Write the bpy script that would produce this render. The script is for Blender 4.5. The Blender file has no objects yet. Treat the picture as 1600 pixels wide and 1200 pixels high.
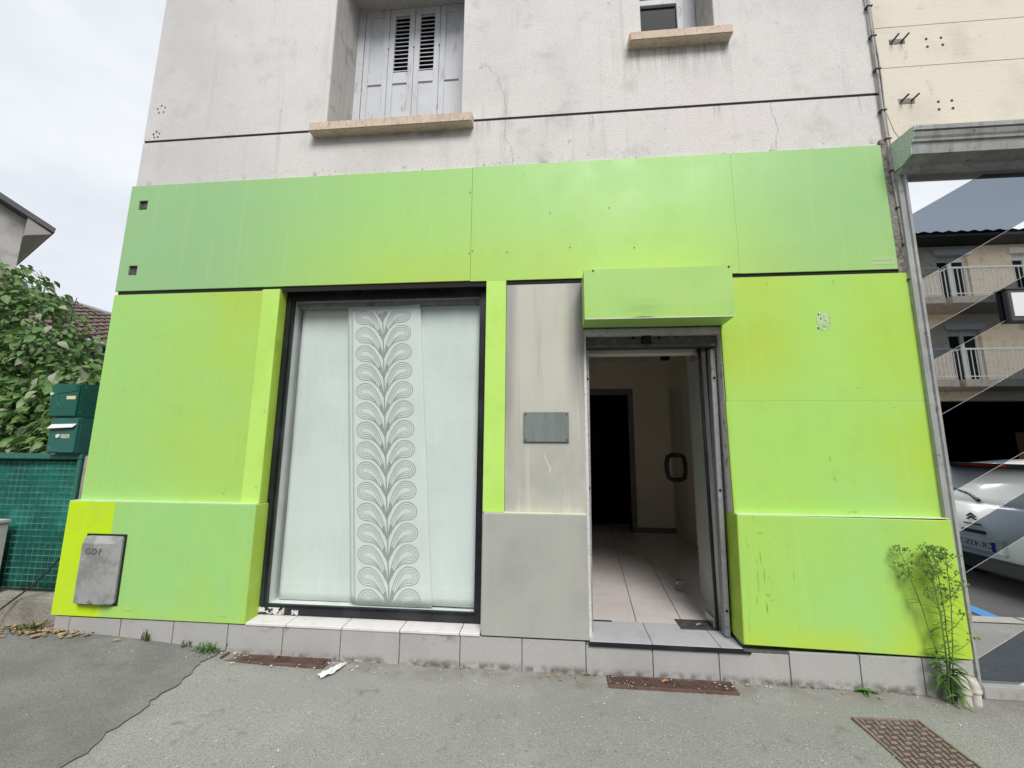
import bpy, bmesh, math, random
from mathutils import Vector, Matrix, noise as mnoise
rnd = random.Random(7)
R = math.radians
sc = bpy.context.scene
COL = sc.collection

# ------------------------------------------------------------------ camera
cam_d = bpy.data.cameras.new('camera'); cam = bpy.data.objects.new('camera', cam_d); COL.objects.link(cam)
sc.camera = cam
cam_d.sensor_fit = 'HORIZONTAL'; cam_d.sensor_width = 36.0; cam_d.lens = 36.0 * 640 / 1600
cam_d.clip_start = 0.02; cam_d.clip_end = 1000
p_, y_, r_ = R(8.908), R(5.2123), R(0.399)
fwd = Vector((-math.sin(y_) * math.cos(p_), math.cos(y_) * math.cos(p_), math.sin(p_)))
rt = Vector((math.cos(y_), math.sin(y_), 0)); up = rt.cross(fwd)
rt2 = math.cos(r_) * rt + math.sin(r_) * up; up2 = -math.sin(r_) * rt + math.cos(r_) * up
m3 = Matrix((rt2, up2, -fwd)).transposed().to_4x4(); m3.translation = Vector((0, -2.83, 1.367))
cam.matrix_world = m3

# ------------------------------------------------------------------ sky, sun, exposure
SUN_EL, SUN_AZ = R(48), R(164)            # azimuth clockwise from +Y (the facade looks to -Y)
SKY_STRENGTH = 0.061
world = bpy.data.worlds.new('World'); sc.world = world; world.use_nodes = True
wn, wl = world.node_tree.nodes, world.node_tree.links
bg = wn['Background']
sky = wn.new('ShaderNodeTexSky'); sky.sky_type = 'NISHITA'; sky.sun_disc = False
sky.sun_elevation = SUN_EL; sky.sun_rotation = SUN_AZ
tc = wn.new('ShaderNodeTexCoord')
mp = wn.new('ShaderNodeMapping'); mp.inputs['Scale'].default_value = (1, 1, 2.2)
wl.new(tc.outputs['Generated'], mp.inputs['Vector'])
ns = wn.new('ShaderNodeTexNoise'); ns.inputs['Scale'].default_value = 2.6; ns.inputs['Detail'].default_value = 5; ns.inputs['Roughness'].default_value = 0.55
wl.new(mp.outputs['Vector'], ns.inputs['Vector'])
cr = wn.new('ShaderNodeValToRGB')
cr.color_ramp.elements[0].position = 0.30; cr.color_ramp.elements[0].color = (5.7, 6.0, 6.5, 1)
cr.color_ramp.elements[1].position = 0.70; cr.color_ramp.elements[1].color = (7.4, 7.6, 7.9, 1)
wl.new(ns.outputs['Fac'], cr.inputs['Fac'])
mxw = wn.new('ShaderNodeMix'); mxw.data_type = 'RGBA'; mxw.inputs['Factor'].default_value = 0.93
wl.new(sky.outputs['Color'], mxw.inputs['A']); wl.new(cr.outputs['Color'], mxw.inputs['B'])
wl.new(mxw.outputs['Result'], bg.inputs['Color']); bg.inputs['Strength'].default_value = SKY_STRENGTH
sun_d = bpy.data.lights.new('sun', 'SUN'); sun = bpy.data.objects.new('sun', sun_d); COL.objects.link(sun)
sun_d.energy = 1.5; sun_d.angle = R(24); sun_d.color = (1.0, 0.975, 0.94)
sdir = Vector((math.sin(SUN_AZ) * math.cos(SUN_EL), math.cos(SUN_AZ) * math.cos(SUN_EL), math.sin(SUN_EL)))
sun.rotation_euler = sdir.to_track_quat('Z', 'Y').to_euler()
vs = sc.view_settings
vs.view_transform = 'Standard'; vs.look = 'None'; vs.gamma = 1.0; vs.use_curve_mapping = False
vs.exposure = 1.15
sc.cycles.use_denoising = True
sc.cycles.max_bounces = 10; sc.cycles.diffuse_bounces = 5; sc.cycles.glossy_bounces = 6; sc.cycles.transparent_max_bounces = 24; sc.cycles.transmission_bounces = 8
sc.cycles.caustics_reflective = False; sc.cycles.caustics_refractive = False

# ------------------------------------------------------------------ materials
def mat(name, base, rough=0.7, metal=0.0, layers=(), bumps=(), spec=0.5, obj=False, coat=0.0, rough_var=None):
    m = bpy.data.materials.new(name); m.use_nodes = True
    nt = m.node_tree; N, L = nt.nodes, nt.links
    b = N['Principled BSDF']
    b.inputs['Roughness'].default_value = rough; b.inputs['Metallic'].default_value = metal
    b.inputs['Specular IOR Level'].default_value = spec
    if coat: b.inputs['Coat Weight'].default_value = coat; b.inputs['Coat Roughness'].default_value = 0.1
    if obj:
        src = N.new('ShaderNodeTexCoord').outputs['Object']
    else:
        src = N.new('ShaderNodeNewGeometry').outputs['Position']
    sep = None
    def vec(st):
        if st is None: return src
        q = N.new('ShaderNodeMapping'); q.inputs['Scale'].default_value = st; L.new(src, q.inputs['Vector']); return q.outputs['Vector']
    def tex(kind, scale, detail, st, off=0):
        if kind == 'voronoi':
            t = N.new('ShaderNodeTexVoronoi'); t.inputs['Scale'].default_value = scale; L.new(vec(st), t.inputs['Vector']); return t.outputs['Distance']
        if kind == 'cells':
            t = N.new('ShaderNodeTexVoronoi'); t.inputs['Scale'].default_value = scale; L.new(vec(st), t.inputs['Vector'])
            s2 = N.new('ShaderNodeSeparateColor'); L.new(t.outputs['Color'], s2.inputs['Color']); return s2.outputs['Red']
        if kind == 'crack':
            nz = N.new('ShaderNodeTexNoise'); nz.inputs['Scale'].default_value = scale * 2.5; nz.inputs['Detail'].default_value = 4; L.new(vec(st), nz.inputs['Vector'])
            ad = N.new('ShaderNodeVectorMath'); ad.operation = 'MULTIPLY_ADD'; ad.inputs[1].default_value = (0.35 / scale,) * 3
            L.new(nz.outputs['Color'], ad.inputs[0]); L.new(vec(st), ad.inputs[2])
            t = N.new('ShaderNodeTexVoronoi'); t.feature = 'DISTANCE_TO_EDGE'; t.inputs['Scale'].default_value = scale; L.new(ad.outputs[0], t.inputs['Vector']); return t.outputs['Distance']
        t = N.new('ShaderNodeTexNoise'); t.inputs['Scale'].default_value = scale; t.inputs['Detail'].default_value = detail
        t.inputs['Roughness'].default_value = 0.6
        v = vec(st)
        if off:
            a = N.new('ShaderNodeVectorMath'); a.operation = 'ADD'; a.inputs[1].default_value = (off, off * .7, off * 1.3); L.new(v, a.inputs[0]); v = a.outputs[0]
        L.new(v, t.inputs['Vector']); return t.outputs['Fac']
    def mrange(val, a, c, o0=0.0, o1=1.0, smooth=True):
        q = N.new('ShaderNodeMapRange'); q.interpolation_type = 'SMOOTHSTEP' if smooth else 'LINEAR'
        q.inputs['From Min'].default_value = a; q.inputs['From Max'].default_value = c
        q.inputs['To Min'].default_value = o0; q.inputs['To Max'].default_value = o1
        L.new(val, q.inputs['Value']); return q.outputs['Result']
    def mul(a, c):
        q = N.new('ShaderNodeMath'); q.operation = 'MULTIPLY'
        L.new(a, q.inputs[0])
        if isinstance(c, float): q.inputs[1].default_value = c
        else: L.new(c, q.inputs[1])
        return q.outputs[0]
    def axis(i):
        nonlocal sep
        if sep is None:
            sep = N.new('ShaderNodeSeparateXYZ'); L.new(src, sep.inputs['Vector'])
        return sep.outputs[i]
    colr = None
    for k, ly in enumerate(layers):
        if 'scale' in ly:
            msk = mrange(tex(ly.get('kind', 'noise'), ly['scale'], ly.get('detail', 4), ly.get('st'), ly.get('off', 0)), ly['lo'], ly['hi'])
            msk = mul(msk, float(ly.get('fac', 1.0)))
        else: msk = None
        for key, ax in (('x', 0), ('y', 1), ('z', 2), ('x2', 0), ('z2', 2)):
            if key in ly:
                t = mrange(axis(ax), ly[key][0], ly[key][1], 0, 1)
                if msk is None: t = mul(t, float(ly.get('fac', 1.0)))
                msk = t if msk is None else mul(msk, t)
        mx = N.new('ShaderNodeMix'); mx.data_type = 'RGBA'
        if colr is None: mx.inputs['A'].default_value = (*base, 1)
        else: L.new(colr, mx.inputs['A'])
        mx.inputs['B'].default_value = (*ly['col'], 1); L.new(msk, mx.inputs['Factor']); colr = mx.outputs['Result']
    if colr is None: b.inputs['Base Color'].default_value = (*base, 1)
    else: L.new(colr, b.inputs['Base Color'])
    if rough_var:
        s, lo, hi = rough_var
        L.new(mrange(tex('noise', s, 4, None), 0.3, 0.7, lo, hi), b.inputs['Roughness'])
    nrm = None
    for (kind, scale, strength, dist, st) in bumps:
        bp = N.new('ShaderNodeBump'); bp.inputs['Strength'].default_value = strength; bp.inputs['Distance'].default_value = dist
        L.new(tex(kind, scale, 5, st), bp.inputs['Height'])
        if nrm is not None: L.new(nrm, bp.inputs['Normal'])
        nrm = bp.outputs['Normal']
    if nrm is not None: L.new(nrm, b.inputs['Normal'])
    return m

def LY(col, scale=None, lo=0.5, hi=0.6, fac=1.0, **k):
    d = dict(col=col, fac=fac, lo=lo, hi=hi, **k)
    if scale is not None: d['scale'] = scale
    return d

STREAK = (5, 5, 0.35)
M = {}
M['stucco'] = mat('stucco', (.74, .715, .695), .95, layers=[
    LY((.62, .60, .585), 1.1, .40, .70, .85), LY((.77, .715, .705), .9, .5, .72, .8, off=4), LY((.50, .485, .47), 3.2, .56, .74, .6, off=15),
    LY((.48, .465, .45), 2.2, .54, .76, .5, st=STREAK), LY((.52, .505, .485), 95, .54, .66, .65), LY((.85, .83, .81), 170, .55, .68, .6),
    LY((.27, .26, .25), 7, .67, .76, .6, off=7), LY((.10, .095, .088), 30, .735, .79, .85, off=2),
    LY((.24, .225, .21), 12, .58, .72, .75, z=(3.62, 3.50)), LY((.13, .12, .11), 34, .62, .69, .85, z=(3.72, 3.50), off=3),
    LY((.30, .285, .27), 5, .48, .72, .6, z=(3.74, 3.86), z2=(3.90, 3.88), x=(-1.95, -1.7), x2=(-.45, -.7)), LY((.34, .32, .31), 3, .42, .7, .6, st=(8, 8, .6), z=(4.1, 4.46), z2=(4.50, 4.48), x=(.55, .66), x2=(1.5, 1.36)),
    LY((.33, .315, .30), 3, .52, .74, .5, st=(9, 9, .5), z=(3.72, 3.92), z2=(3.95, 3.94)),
    LY((.55, .545, .535), 1.0, .25, .6, .75, x=(-1.8, -3.4))],
    bumps=[('noise', 240, .9, .005, None), ('noise', 95, .6, .006, None)], spec=.2)
M['reveal'] = mat('reveal_render', (.52, .51, .49), .9, layers=[LY((.30, .29, .27), 7, .5, .75, .8), LY((.12, .11, .10), 16, .66, .74, .8, off=3), LY((.38, .37, .36), 3, .45, .6, .5, st=(8, 8, .6))], bumps=[('noise', 60, .4, .003, None)], spec=.2)
M['cream'] = mat('cream_render', (.70, .65, .545), .92, layers=[LY((.58, .54, .46), 1.6, .45, .65, .8), LY((.70, .65, .56), 3, .5, .7, .6, st=(1, 1, 6)),
    LY((.42, .38, .33), 7, .62, .76, .7), LY((.28, .26, .23), 26, .68, .76, .8, off=5), LY((.64, .52, .40), 2.3, .5, .8, .6, z=(4.2, 3.4))], bumps=[('noise', 90, .35, .004, None), ('noise', 14, .2, .006, (1, 1, 4))], spec=.2)
M['grout_dark'] = mat('dark_joint', (.02, .019, .018), .9, layers=[LY((.05, .047, .043), 60, .55, .7, .8)], bumps=[('noise', 80, .8, .004, None)])
M['chip'] = mat('scuffed_paint', (.31, .52, .095), .8, layers=[LY((.15, .23, .05), 22, .54, .70, .8)])
M['crack'] = mat('hairline_crack', (.26, .245, .23), .95)
M['mortar'] = mat('rough_mortar', (.27, .25, .225), .95, layers=[LY((.11, .10, .09), 20, .5, .65, .9), LY((.40, .37, .34), 34, .58, .68, .7, off=2)], bumps=[('noise', 40, 1.0, .02, None), ('noise', 110, .8, .006, None)], spec=.1)

MINT, LIME, YEL = (.36, .66, .27), (.47, .76, .15), (.50, .72, .055)
DIRT = [LY((.16, .22, .06), 60, .74, .80, .7, off=9), LY((.52, .74, .34), 150, .66, .76, .25, st=(1, 1, .3)),
        LY((.28, .42, .10), 2.5, .58, .8, .20, st=(9, 9, .5)), LY((.22, .30, .08), 26, .70, .77, .55, off=21), LY((.33, .50, .12), 7, .50, .75, .22, off=31), LY((.50, .66, .26), 1.6, .52, .72, .16, st=(16, 16, .45), off=41)]
GB = [('noise', 2.2, .06, .02, None), ('noise', 260, .05, .0008, None)]
def green(name, base, layers): return mat(name, base, .42, layers=layers + DIRT, bumps=GB, spec=.35, rough_var=(3, .36, .55))
M['green_fascia'] = green('green_fascia_paint', (0.355, 0.633, 0.191), [
    LY((0.398, 0.652, 0.120), .7, .10, .50, .85, z=(3.30, 2.58)), LY((0.445, 0.598, 0.110), 1.6, .30, .62, .55, z=(2.95, 2.58), x=(-2.6, -1.2)),
    LY((0.281, 0.498, 0.243), .6, .00, .35, .95, x=(-1.0, -3.0)), LY((0.286, 0.518, 0.210), .7, .10, .55, .85, x=(.9, 2.1)),
    LY((0.318, 0.568, 0.224), .9, .20, .70, .35, z=(3.1, 3.5))])
M['green_left'] = green('green_left_paint', (0.358, 0.643, 0.173), [LY((0.411, 0.638, 0.104), .9, .20, .58, .9, x=(-3.3, -2.4)), LY((0.347, 0.643, 0.199), .9, .35, .7, .6, z=(1.5, .97)), LY((0.427, 0.577, 0.079), 1.8, .30, .65, .65, z=(2.2, 2.56), x=(-3.1, -2.4))])
M['green_right'] = green('green_right_paint', (0.379, 0.668, 0.131), [LY((0.358, 0.648, 0.178), .8, .30, .65, .8, x=(1.3, 1.9)), LY((0.437, 0.587, 0.058), 1.4, .15, .55, .95, z=(1.55, 2.1), x=(1.9, 1.3)),
    LY((0.416, 0.627, 0.068), 1.3, .25, .62, .85, x=(1.8, 2.36)), LY((0.427, 0.627, 0.079), 1.5, .35, .7, .6, z=(2.2, 2.54)), LY((0.320, 0.385, 0.052), 3.5, .45, .75, .55, z=(1.9, 2.2), x=(1.4, 1.2))])
M['green_low_left'] = green('green_lower_left_paint', (0.347, 0.626, 0.168), [LY((0.336, 0.631, 0.209), 1.0, .3, .65, .9), LY((0.391, 0.605, 0.097), 1.5, .42, .68, .8, x=(-2.7, -2.1)), LY((0.474, 0.669, 0.071), 2.0, .35, .6, .7, z=(.32, .21)),
    LY((0.528, 0.758, 0.014), x=(-3.108, -3.114), fac=1.0), LY((0.551, 0.712, 0.031), 3, .45, .7, .6, x=(-3.2, -3.45), z=(.5, .2))])
M['green_low_right'] = green('green_lower_right_paint', (0.380, 0.650, 0.127), [LY((0.353, 0.654, 0.180), .8, .25, .6, .85, x=(1.3, 1.7), x2=(2.15, 1.9)), LY((0.445, 0.650, 0.048), 1.3, .36, .6, .9, x=(1.85, 2.3)), LY((0.478, 0.638, 0.053), 2.0, .35, .6, .7, z=(.40, .22)),
    LY((0.217, 0.278, 0.106), 5, .62, .68, .5, st=(7, 7, 1.2), x=(1.55, 1.45))])
M['green_strip'] = green('green_strip_paint', (0.498, 0.782, 0.159), [LY((0.445, 0.720, 0.127), 2.0, .45, .65, .7)])
M['green_return'] = green('green_return_paint', (.40, .60, .06), [LY((.30, .42, .05), 4, .5, .75, .7), LY((.46, .68, .10), 2, .45, .65, .6, off=3)])
M['green_box'] = green('green_canopy_paint', (0.362, 0.616, 0.169), [LY((0.400, 0.616, 0.133), 1.6, .40, .65, .8), LY((0.324, 0.483, 0.123), 3, .45, .75, .5, z=(2.44, 2.56))])
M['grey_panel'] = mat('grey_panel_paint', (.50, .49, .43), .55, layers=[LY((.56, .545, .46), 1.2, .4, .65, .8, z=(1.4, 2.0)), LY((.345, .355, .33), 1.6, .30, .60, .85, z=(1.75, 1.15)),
    LY((.60, .58, .53), 3.0, .55, .68, .5, st=(6, 6, .25)), LY((.31, .31, .30), 2.0, .58, .74, .45, st=(7, 7, .3), off=4), LY((.19, .19, .195), 2.5, .05, .40, .85, st=(6, 6, .6), x=(.08, .235), z=(1.5, 1.95)), LY((.25, .25, .25), 2.5, .05, .42, .8, st=(6, 6, .6), x=(-.20, -.295), z=(1.2, 1.7), off=3), LY((.45, .44, .33), 5, .52, .7, .4, st=(5, 5, .4), off=9), LY((.12, .12, .11), 70, .76, .82, .8)], bumps=[('noise', 3, .08, .02, None), ('noise', 200, .06, .001, None)], spec=.35)  # darkening at the upper right is the shutter box's shade put into the colour
M['grey_low'] = mat('grey_lower_paint', (.385, .395, .365), .5, layers=[LY((.42, .41, .36), 2.0, .5, .66, .7, st=(7, 7, .35)), LY((.29, .30, .29), 1.4, .45, .65, .7), LY((.40, .41, .33), 4, .56, .68, .5, st=(5, 5, .7), off=3), LY((.55, .55, .52), 40, .76, .81, .6)], bumps=[('noise', 3, .08, .02, None), ('noise', 200, .06, .001, None)], spec=.35)
M['ledge'] = mat('pale_folded_edge', (.62, .68, .52), .5, layers=[LY((.45, .55, .25), 9, .5, .7, .6)])
M['black_frame'] = mat('black_frame_paint', (.010, .011, .014), .38, layers=[LY((.03, .034, .042), 4, .45, .7, .8), LY((.25, .25, .25), 90, .77, .82, .8), LY((.09, .09, .09), 22, .68, .78, .5)], bumps=[('noise', 18, .25, .003, None)], spec=.5)
M['flake'] = mat('flaking_white_paint', (.66, .65, .64), .8, layers=[LY((.45, .44, .43), 25, .5, .7, .7), LY((.012, .012, .014), 30, .50, .53, 1.0, off=3), LY((.012, .012, .014), 9, .42, .60, 1.0, x=(-1.90, -1.84), x2=(-1.79, -1.80))])
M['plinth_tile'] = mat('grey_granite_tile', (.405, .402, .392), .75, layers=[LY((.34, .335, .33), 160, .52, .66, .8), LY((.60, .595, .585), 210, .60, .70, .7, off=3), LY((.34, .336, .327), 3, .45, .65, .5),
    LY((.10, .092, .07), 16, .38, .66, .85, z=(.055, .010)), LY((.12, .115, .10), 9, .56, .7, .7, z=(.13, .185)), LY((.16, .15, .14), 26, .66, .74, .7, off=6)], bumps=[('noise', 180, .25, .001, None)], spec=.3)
M['sill_tile'] = mat('white_sill_tile', (.70, .68, .66), .5, layers=[LY((.58, .56, .54), 12, .5, .7, .6), LY((.4, .38, .36), 60, .66, .75, .6)], bumps=[('noise', 150, .1, .001, None)])
M['thresh_tile'] = mat('grey_threshold_tile', (.45, .46, .47), .4, layers=[LY((.36, .36, .36), 8, .5, .7, .6), LY((.2, .19, .18), 40, .70, .78, .7), LY((.30, .29, .27), 5, .5, .75, .7, x=(.5, .25))])
M['floor_tile'] = mat('beige_floor_tile', (.60, .55, .53), .32, layers=[LY((.54, .49, .475), 6, .45, .65, .7), LY((.74, .69, .68), 45, .55, .7, .4)], bumps=[('noise', 12, .04, .002, None)])
M['tile_grout'] = mat('dark_grout', (.07, .06, .055), .9)
M['pale_grout'] = mat('plinth_grout', (.10, .095, .09), .95, layers=[LY((.22, .21, .2), 25, .5, .65, .8)])
M['room_wall'] = mat('room_wall_paint', (.82, .78, .68), .85, layers=[LY((.77, .73, .63), 2.2, .45, .65, .6)])
M['room_white'] = mat('white_lining', (.84, .845, .84), .6, layers=[LY((.62, .63, .62), 3, .45, .65, .5)])
M['ceiling'] = mat('ceiling_tile', (.80, .77, .71), .9, bumps=[('noise', 150, .3, .002, None)])
M['door_trim'] = mat('brown_grey_trim', (.20, .19, .20), .5)
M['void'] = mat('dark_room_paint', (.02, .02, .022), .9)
M['galv'] = mat('galvanised_steel', (.36, .37, .38), .55, metal=.55, layers=[LY((.25, .26, .27), 60, .5, .65, .8), LY((.5, .51, .52), 35, .56, .68, .7, off=4), LY((.22, .17, .12), 14, .64, .75, .7, off=8)], bumps=[('noise', 70, .2, .001, None)])
M['dark_steel'] = mat('dark_shutter_steel', (.10, .105, .105), .5, metal=.5, layers=[LY((.2, .2, .19), 18, .5, .7, .6), LY((.04, .035, .03), 8, .55, .7, .7, off=4)])
M['black_plastic'] = mat('black_plastic', (.008, .008, .008), .55, spec=.25)
M['steel'] = mat('brushed_steel', (.55, .55, .54), .3, metal=1.0)
M['sill_stone'] = mat('pink_beige_stone', (.60, .48, .385), .85, layers=[LY((.68, .58, .46), 14, .45, .65, .7, st=(3, 3, 1)), LY((.34, .245, .20), 26, .54, .68, .7, st=(2, 2, .7)), LY((.47, .34, .28), 8, .5, .7, .6, off=5), LY((.12, .10, .085), 40, .66, .75, .8), LY((.42, .37, .16), 6, .6, .75, .5, off=9)], bumps=[('noise', 70, .5, .004, None)], spec=.2)
M['shutter'] = mat('pale_blue_grey_shutter_paint', (.55, .57, .60), .6, layers=[LY((.48, .495, .52), 3, .45, .65, .7), LY((.13, .12, .115), 20, .645, .72, .85, st=(2.5, 1, .6)), LY((.30, .29, .28), 8, .58, .72, .65, off=5, st=(1.5, 1, .6))], bumps=[('noise', 60, .2, .001, (3, 1, .5))])
M['board'] = mat('white_display_board', (.80, .835, .82), .7, layers=[LY((.72, .76, .745), 1.8, .4, .65, .7), LY((.85, .875, .865), 3.5, .5, .7, .5, st=(4, 4, .6))], bumps=[('noise', 3.2, .25, .02, (3, 1, .5)), ('noise', 220, .06, .001, None)], spec=.2)
M['paper'] = mat('wallpaper_white', (.80, .83, .817), .7, layers=[LY((.75, .775, .765), 4, .45, .65, .6)], bumps=[('noise', 5, .3, .012, (4, 1, .8))], spec=.2)
M['print'] = mat('grey_leaf_print', (.40, .41, .405), .7, layers=[LY((.33, .34, .335), 30, .45, .65, .6)], spec=.2)
M['asphalt'] = mat('worn_asphalt', (.33, .328, .31), .92, layers=[LY((.285, .284, .27), .9, .42, .62, .8), LY((.36, .357, .34), 2.3, .5, .68, .7, off=3), LY((.15, .15, .14), 170, .50, .64, .8), LY((.44, .435, .415), 200, .58, .67, .8, off=5),
    LY((.56, .555, .53), 72, .635, .70, .9, off=8), LY((.14, .138, .13), 60, .62, .70, .7, off=17), LY((.72, .71, .68), 40, .70, .725, .8, off=11), LY((.17, .166, .155), 7, .60, .74, .6, off=13), LY((.22, .205, .165), 6, .35, .62, .8, y=(-.28, -.06))], bumps=[('noise', 210, .9, .006, None), ('noise', 60, .5, .006, None), ('noise', 5, .3, .02, None)], spec=.25)
M['asphalt_dark'] = mat('old_dark_asphalt', (.255, .252, .242), .92, layers=[LY((.185, .183, .176), 1.4, .42, .62, .8), LY((.17, .168, .158), 3.2, .5, .7, .7, off=3), LY((.10, .10, .095), 170, .50, .62, .75), LY((.30, .295, .28), 200, .60, .70, .75, off=5), LY((.5, .49, .47), 44, .725, .76, .9, off=11), LY((.22, .215, .205), 2.2, .56, .72, .55, st=(1.0, 4, 1), off=2)], bumps=[('noise', 190, 1.0, .007, None), ('noise', 40, .6, .008, None)], spec=.25)
M['road'] = mat('road_asphalt', (.12, .12, .118), .9, layers=[LY((.09, .09, .088), 1.2, .42, .62, .8), LY((.20, .195, .19), 150, .6, .7, .6)], bumps=[('noise', 150, .8, .006, None)])
M['kerb'] = mat('kerb_concrete', (.42, .40, .37), .9, layers=[LY((.3, .28, .26), 12, .5, .65, .7)], bumps=[('noise', 90, .4, .003, None)])
M['white_mark'] = mat('white_road_paint', (.62, .61, .58), .8, layers=[LY((.3, .3, .29), 22, .55, .66, .8)])
M['blue_mark'] = mat('blue_road_paint', (.06, .26, .62), .8, layers=[LY((.12, .22, .38), 22, .55, .66, .7)])
M['concrete'] = mat('weathered_concrete', (.31, .29, .255), .95, layers=[LY((.21, .195, .17), 3, .45, .65, .8), LY((.33, .31, .285), 9, .52, .68, .7), LY((.10, .10, .075), 12, .55, .7, .6, z=(.25, .05)), LY((.42, .39, .36), 5, .45, .65, .8, z=(.245, .275))], bumps=[('noise', 60, .7, .008, None), ('noise', 10, .4, .02, None)], spec=.15)
M['pink_concrete'] = mat('pinkish_concrete_post', (.36, .31, .285), .95, layers=[LY((.22, .19, .175), 12, .5, .68, .8)], bumps=[('noise', 60, .6, .005, None)], spec=.15)
M['letterbox'] = mat('green_letterbox_paint', (.012, .105, .070), .38, layers=[LY((.020, .125, .088), 6, .45, .7, .6), LY((.10, .18, .15), 14, .66, .76, .4, off=4)], spec=.4)
M['letterbox_b'] = mat('blue_green_letterbox_paint', (.028, .125, .112), .35, layers=[LY((.035, .16, .13), 5, .45, .7, .7), LY((.14, .22, .2), 12, .62, .74, .45, off=4)], spec=.45)
M['white_plastic'] = mat('white_plastic', (.75, .75, .73), .4)
M['label_card'] = mat('label_card', (.70, .60, .42), .6)
M['label_dull'] = mat('dull_label', (.33, .36, .24), .6, layers=[LY((.55, .55, .42), 60, .5, .6, .8)])
M['fence_green'] = mat('green_fence_metal', (.030, .145, .11), .5, layers=[LY((.08, .20, .17), 20, .55, .7, .6)])
M['net'] = mat('green_privacy_net', (.020, .185, .135), .75, layers=[LY((.010, .10, .078), 2.0, .42, .66, .9), LY((.035, .25, .19), 3.5, .5, .7, .7, off=3), LY((.006, .06, .05), 1, .38, .62, .8, z=(.75, .3))], bumps=[('noise', 160, .6, .004, None), ('noise', 9, .5, .02, None)], spec=.25)
M['wire'] = mat('plastic_coated_wire', (.20, .38, .34), .4, layers=[LY((.03, .16, .13), 7, .42, .58, .9)])
M['old_white'] = mat('old_white_cabinet', (.55, .53, .50), .7, layers=[LY((.35, .32, .29), 8, .52, .7, .8), LY((.14, .12, .10), 14, .60, .72, .7, z=(.76, .80))], bumps=[('noise', 20, .3, .005, None)])
M['gas_grey'] = mat('grey_meter_cover', (.36, .36, .355), .5, metal=.1, layers=[LY((.23, .235, .235), 8, .42, .62, .9), LY((.33, .33, .33), 12, .52, .70, .7, off=4), LY((.42, .41, .40), 50, .68, .76, .6)], bumps=[('noise', 60, .15, .002, None)], spec=.5)
M['gas_text'] = mat('dark_letter_recess', (.07, .07, .07), .6)
M['plaque'] = mat('grey_green_plaque', (.20, .225, .215), .32, layers=[LY((.155, .18, .172), 6, .42, .65, .8, st=(3, 3, .6)), LY((.22, .24, .235), 5, .52, .7, .6, off=3, st=(4, 4, .4))], spec=.5)
M['residue'] = mat('sticker_residue', (.50, .62, .38), .8, layers=[LY((.40, .60, .22), 160, .45, .6, .9), LY((.66, .72, .56), 220, .55, .65, .8, off=2)])
M['residue2'] = mat('sticker_residue_beige', (.52, .58, .38), .8, layers=[LY((.42, .60, .26), 220, .45, .6, .9, st=(1, 1, .3)), LY((.62, .62, .50), 260, .55, .65, .8, off=2, st=(1, 1, .4))])
M['chalk'] = mat('white_chalk', (.68, .68, .66), .9)
M['cable'] = mat('grey_cable', (.40, .38, .36), .7, layers=[LY((.22, .21, .2), 16, .5, .65, .8)])
M['cable_dark'] = mat('black_cable', (.022, .022, .02), .6)
M['clip'] = mat('dark_cable_clip', (.07, .065, .06), .7)
M['rust_iron'] = mat('rusty_iron', (.030, .028, .027), .8)
M['shop_grey'] = mat('weathered_grey_paint', (.34, .35, .345), .75, layers=[LY((.25, .26, .255), 3, .45, .65, .8, st=(6, 6, .8)), LY((.44, .44, .43), 7, .5, .68, .7, off=2), LY((.10, .10, .095), 18, .62, .73, .7, off=5), LY((.13, .13, .125), 5, .60, .72, .5, st=(8, 8, .5), off=7)], bumps=[('noise', 40, .3, .004, None)], spec=.3)
M['shop_cap'] = mat('pale_green_roughcast', (.55, .60, .575), .9, layers=[LY((.38, .43, .42), 75, .5, .62, .8), LY((.52, .56, .53), 90, .58, .68, .6, off=4)], bumps=[('noise', 90, 1.0, .008, None)])
M['rail_light'] = mat('light_aluminium', (.50, .49, .48), .5, metal=.4, layers=[LY((.36, .35, .34), 12, .5, .68, .7)])
M['mirror_clear'] = mat('mirror_film', (.95, .955, .955), .0, metal=1.0)
M['mirror_dark'] = mat('tinted_mirror_film', (.255, .295, .34), .0, metal=1.0)
M['pvc'] = mat('grey_white_pvc', (.55, .52, .47), .6, layers=[LY((.36, .33, .29), 25, .5, .66, .7)])
M['rust_grate'] = mat('rust_brown_grate', (.135, .082, .066), .85, layers=[LY((.075, .046, .038), 12, .45, .65, .8), LY((.15, .10, .082), 60, .55, .68, .7, off=3)], bumps=[('noise', 120, .5, .002, None)])
M['manhole'] = mat('rusty_cast_iron', (.23, .175, .145), .8, layers=[LY((.16, .12, .10), 14, .45, .65, .8), LY((.33, .27, .23), 50, .55, .68, .7, off=3)], bumps=[('noise', 120, .5, .002, None)])
M['moss_dirt'] = mat('mossy_crack_dirt', (.20, .197, .18), .95, layers=[LY((.075, .075, .06), 6, .50, .62, .9)])
M['manhole_dirt'] = mat('cover_dirt', (.075, .058, .046), .95, layers=[LY((.14, .13, .10), 20, .5, .68, .7)])
M['hole_shade_rust'] = mat('hole_shade_and_rust', (.10, .085, .08), .8, layers=[LY((.035, .03, .028), 30, .40, .60, .9)])  # painted shade inside the square fascia holes, also the rusty fixing dabs
M['dark_hole'] = mat('dark_recess', (.012, .011, .010), .95)
M['litter_white'] = mat('white_scraps', (.66, .65, .62), .8)
M['litter_brown'] = mat('dry_leaf', (.30, .20, .10), .85, layers=[LY((.42, .32, .18), 60, .45, .6, .8)])
M['foil'] = mat('crumpled_pale_film', (.72, .72, .72), .3, layers=[LY((.5, .5, .5), 30, .5, .65, .6)], bumps=[('noise', 40, .8, .01, None)])
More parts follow.
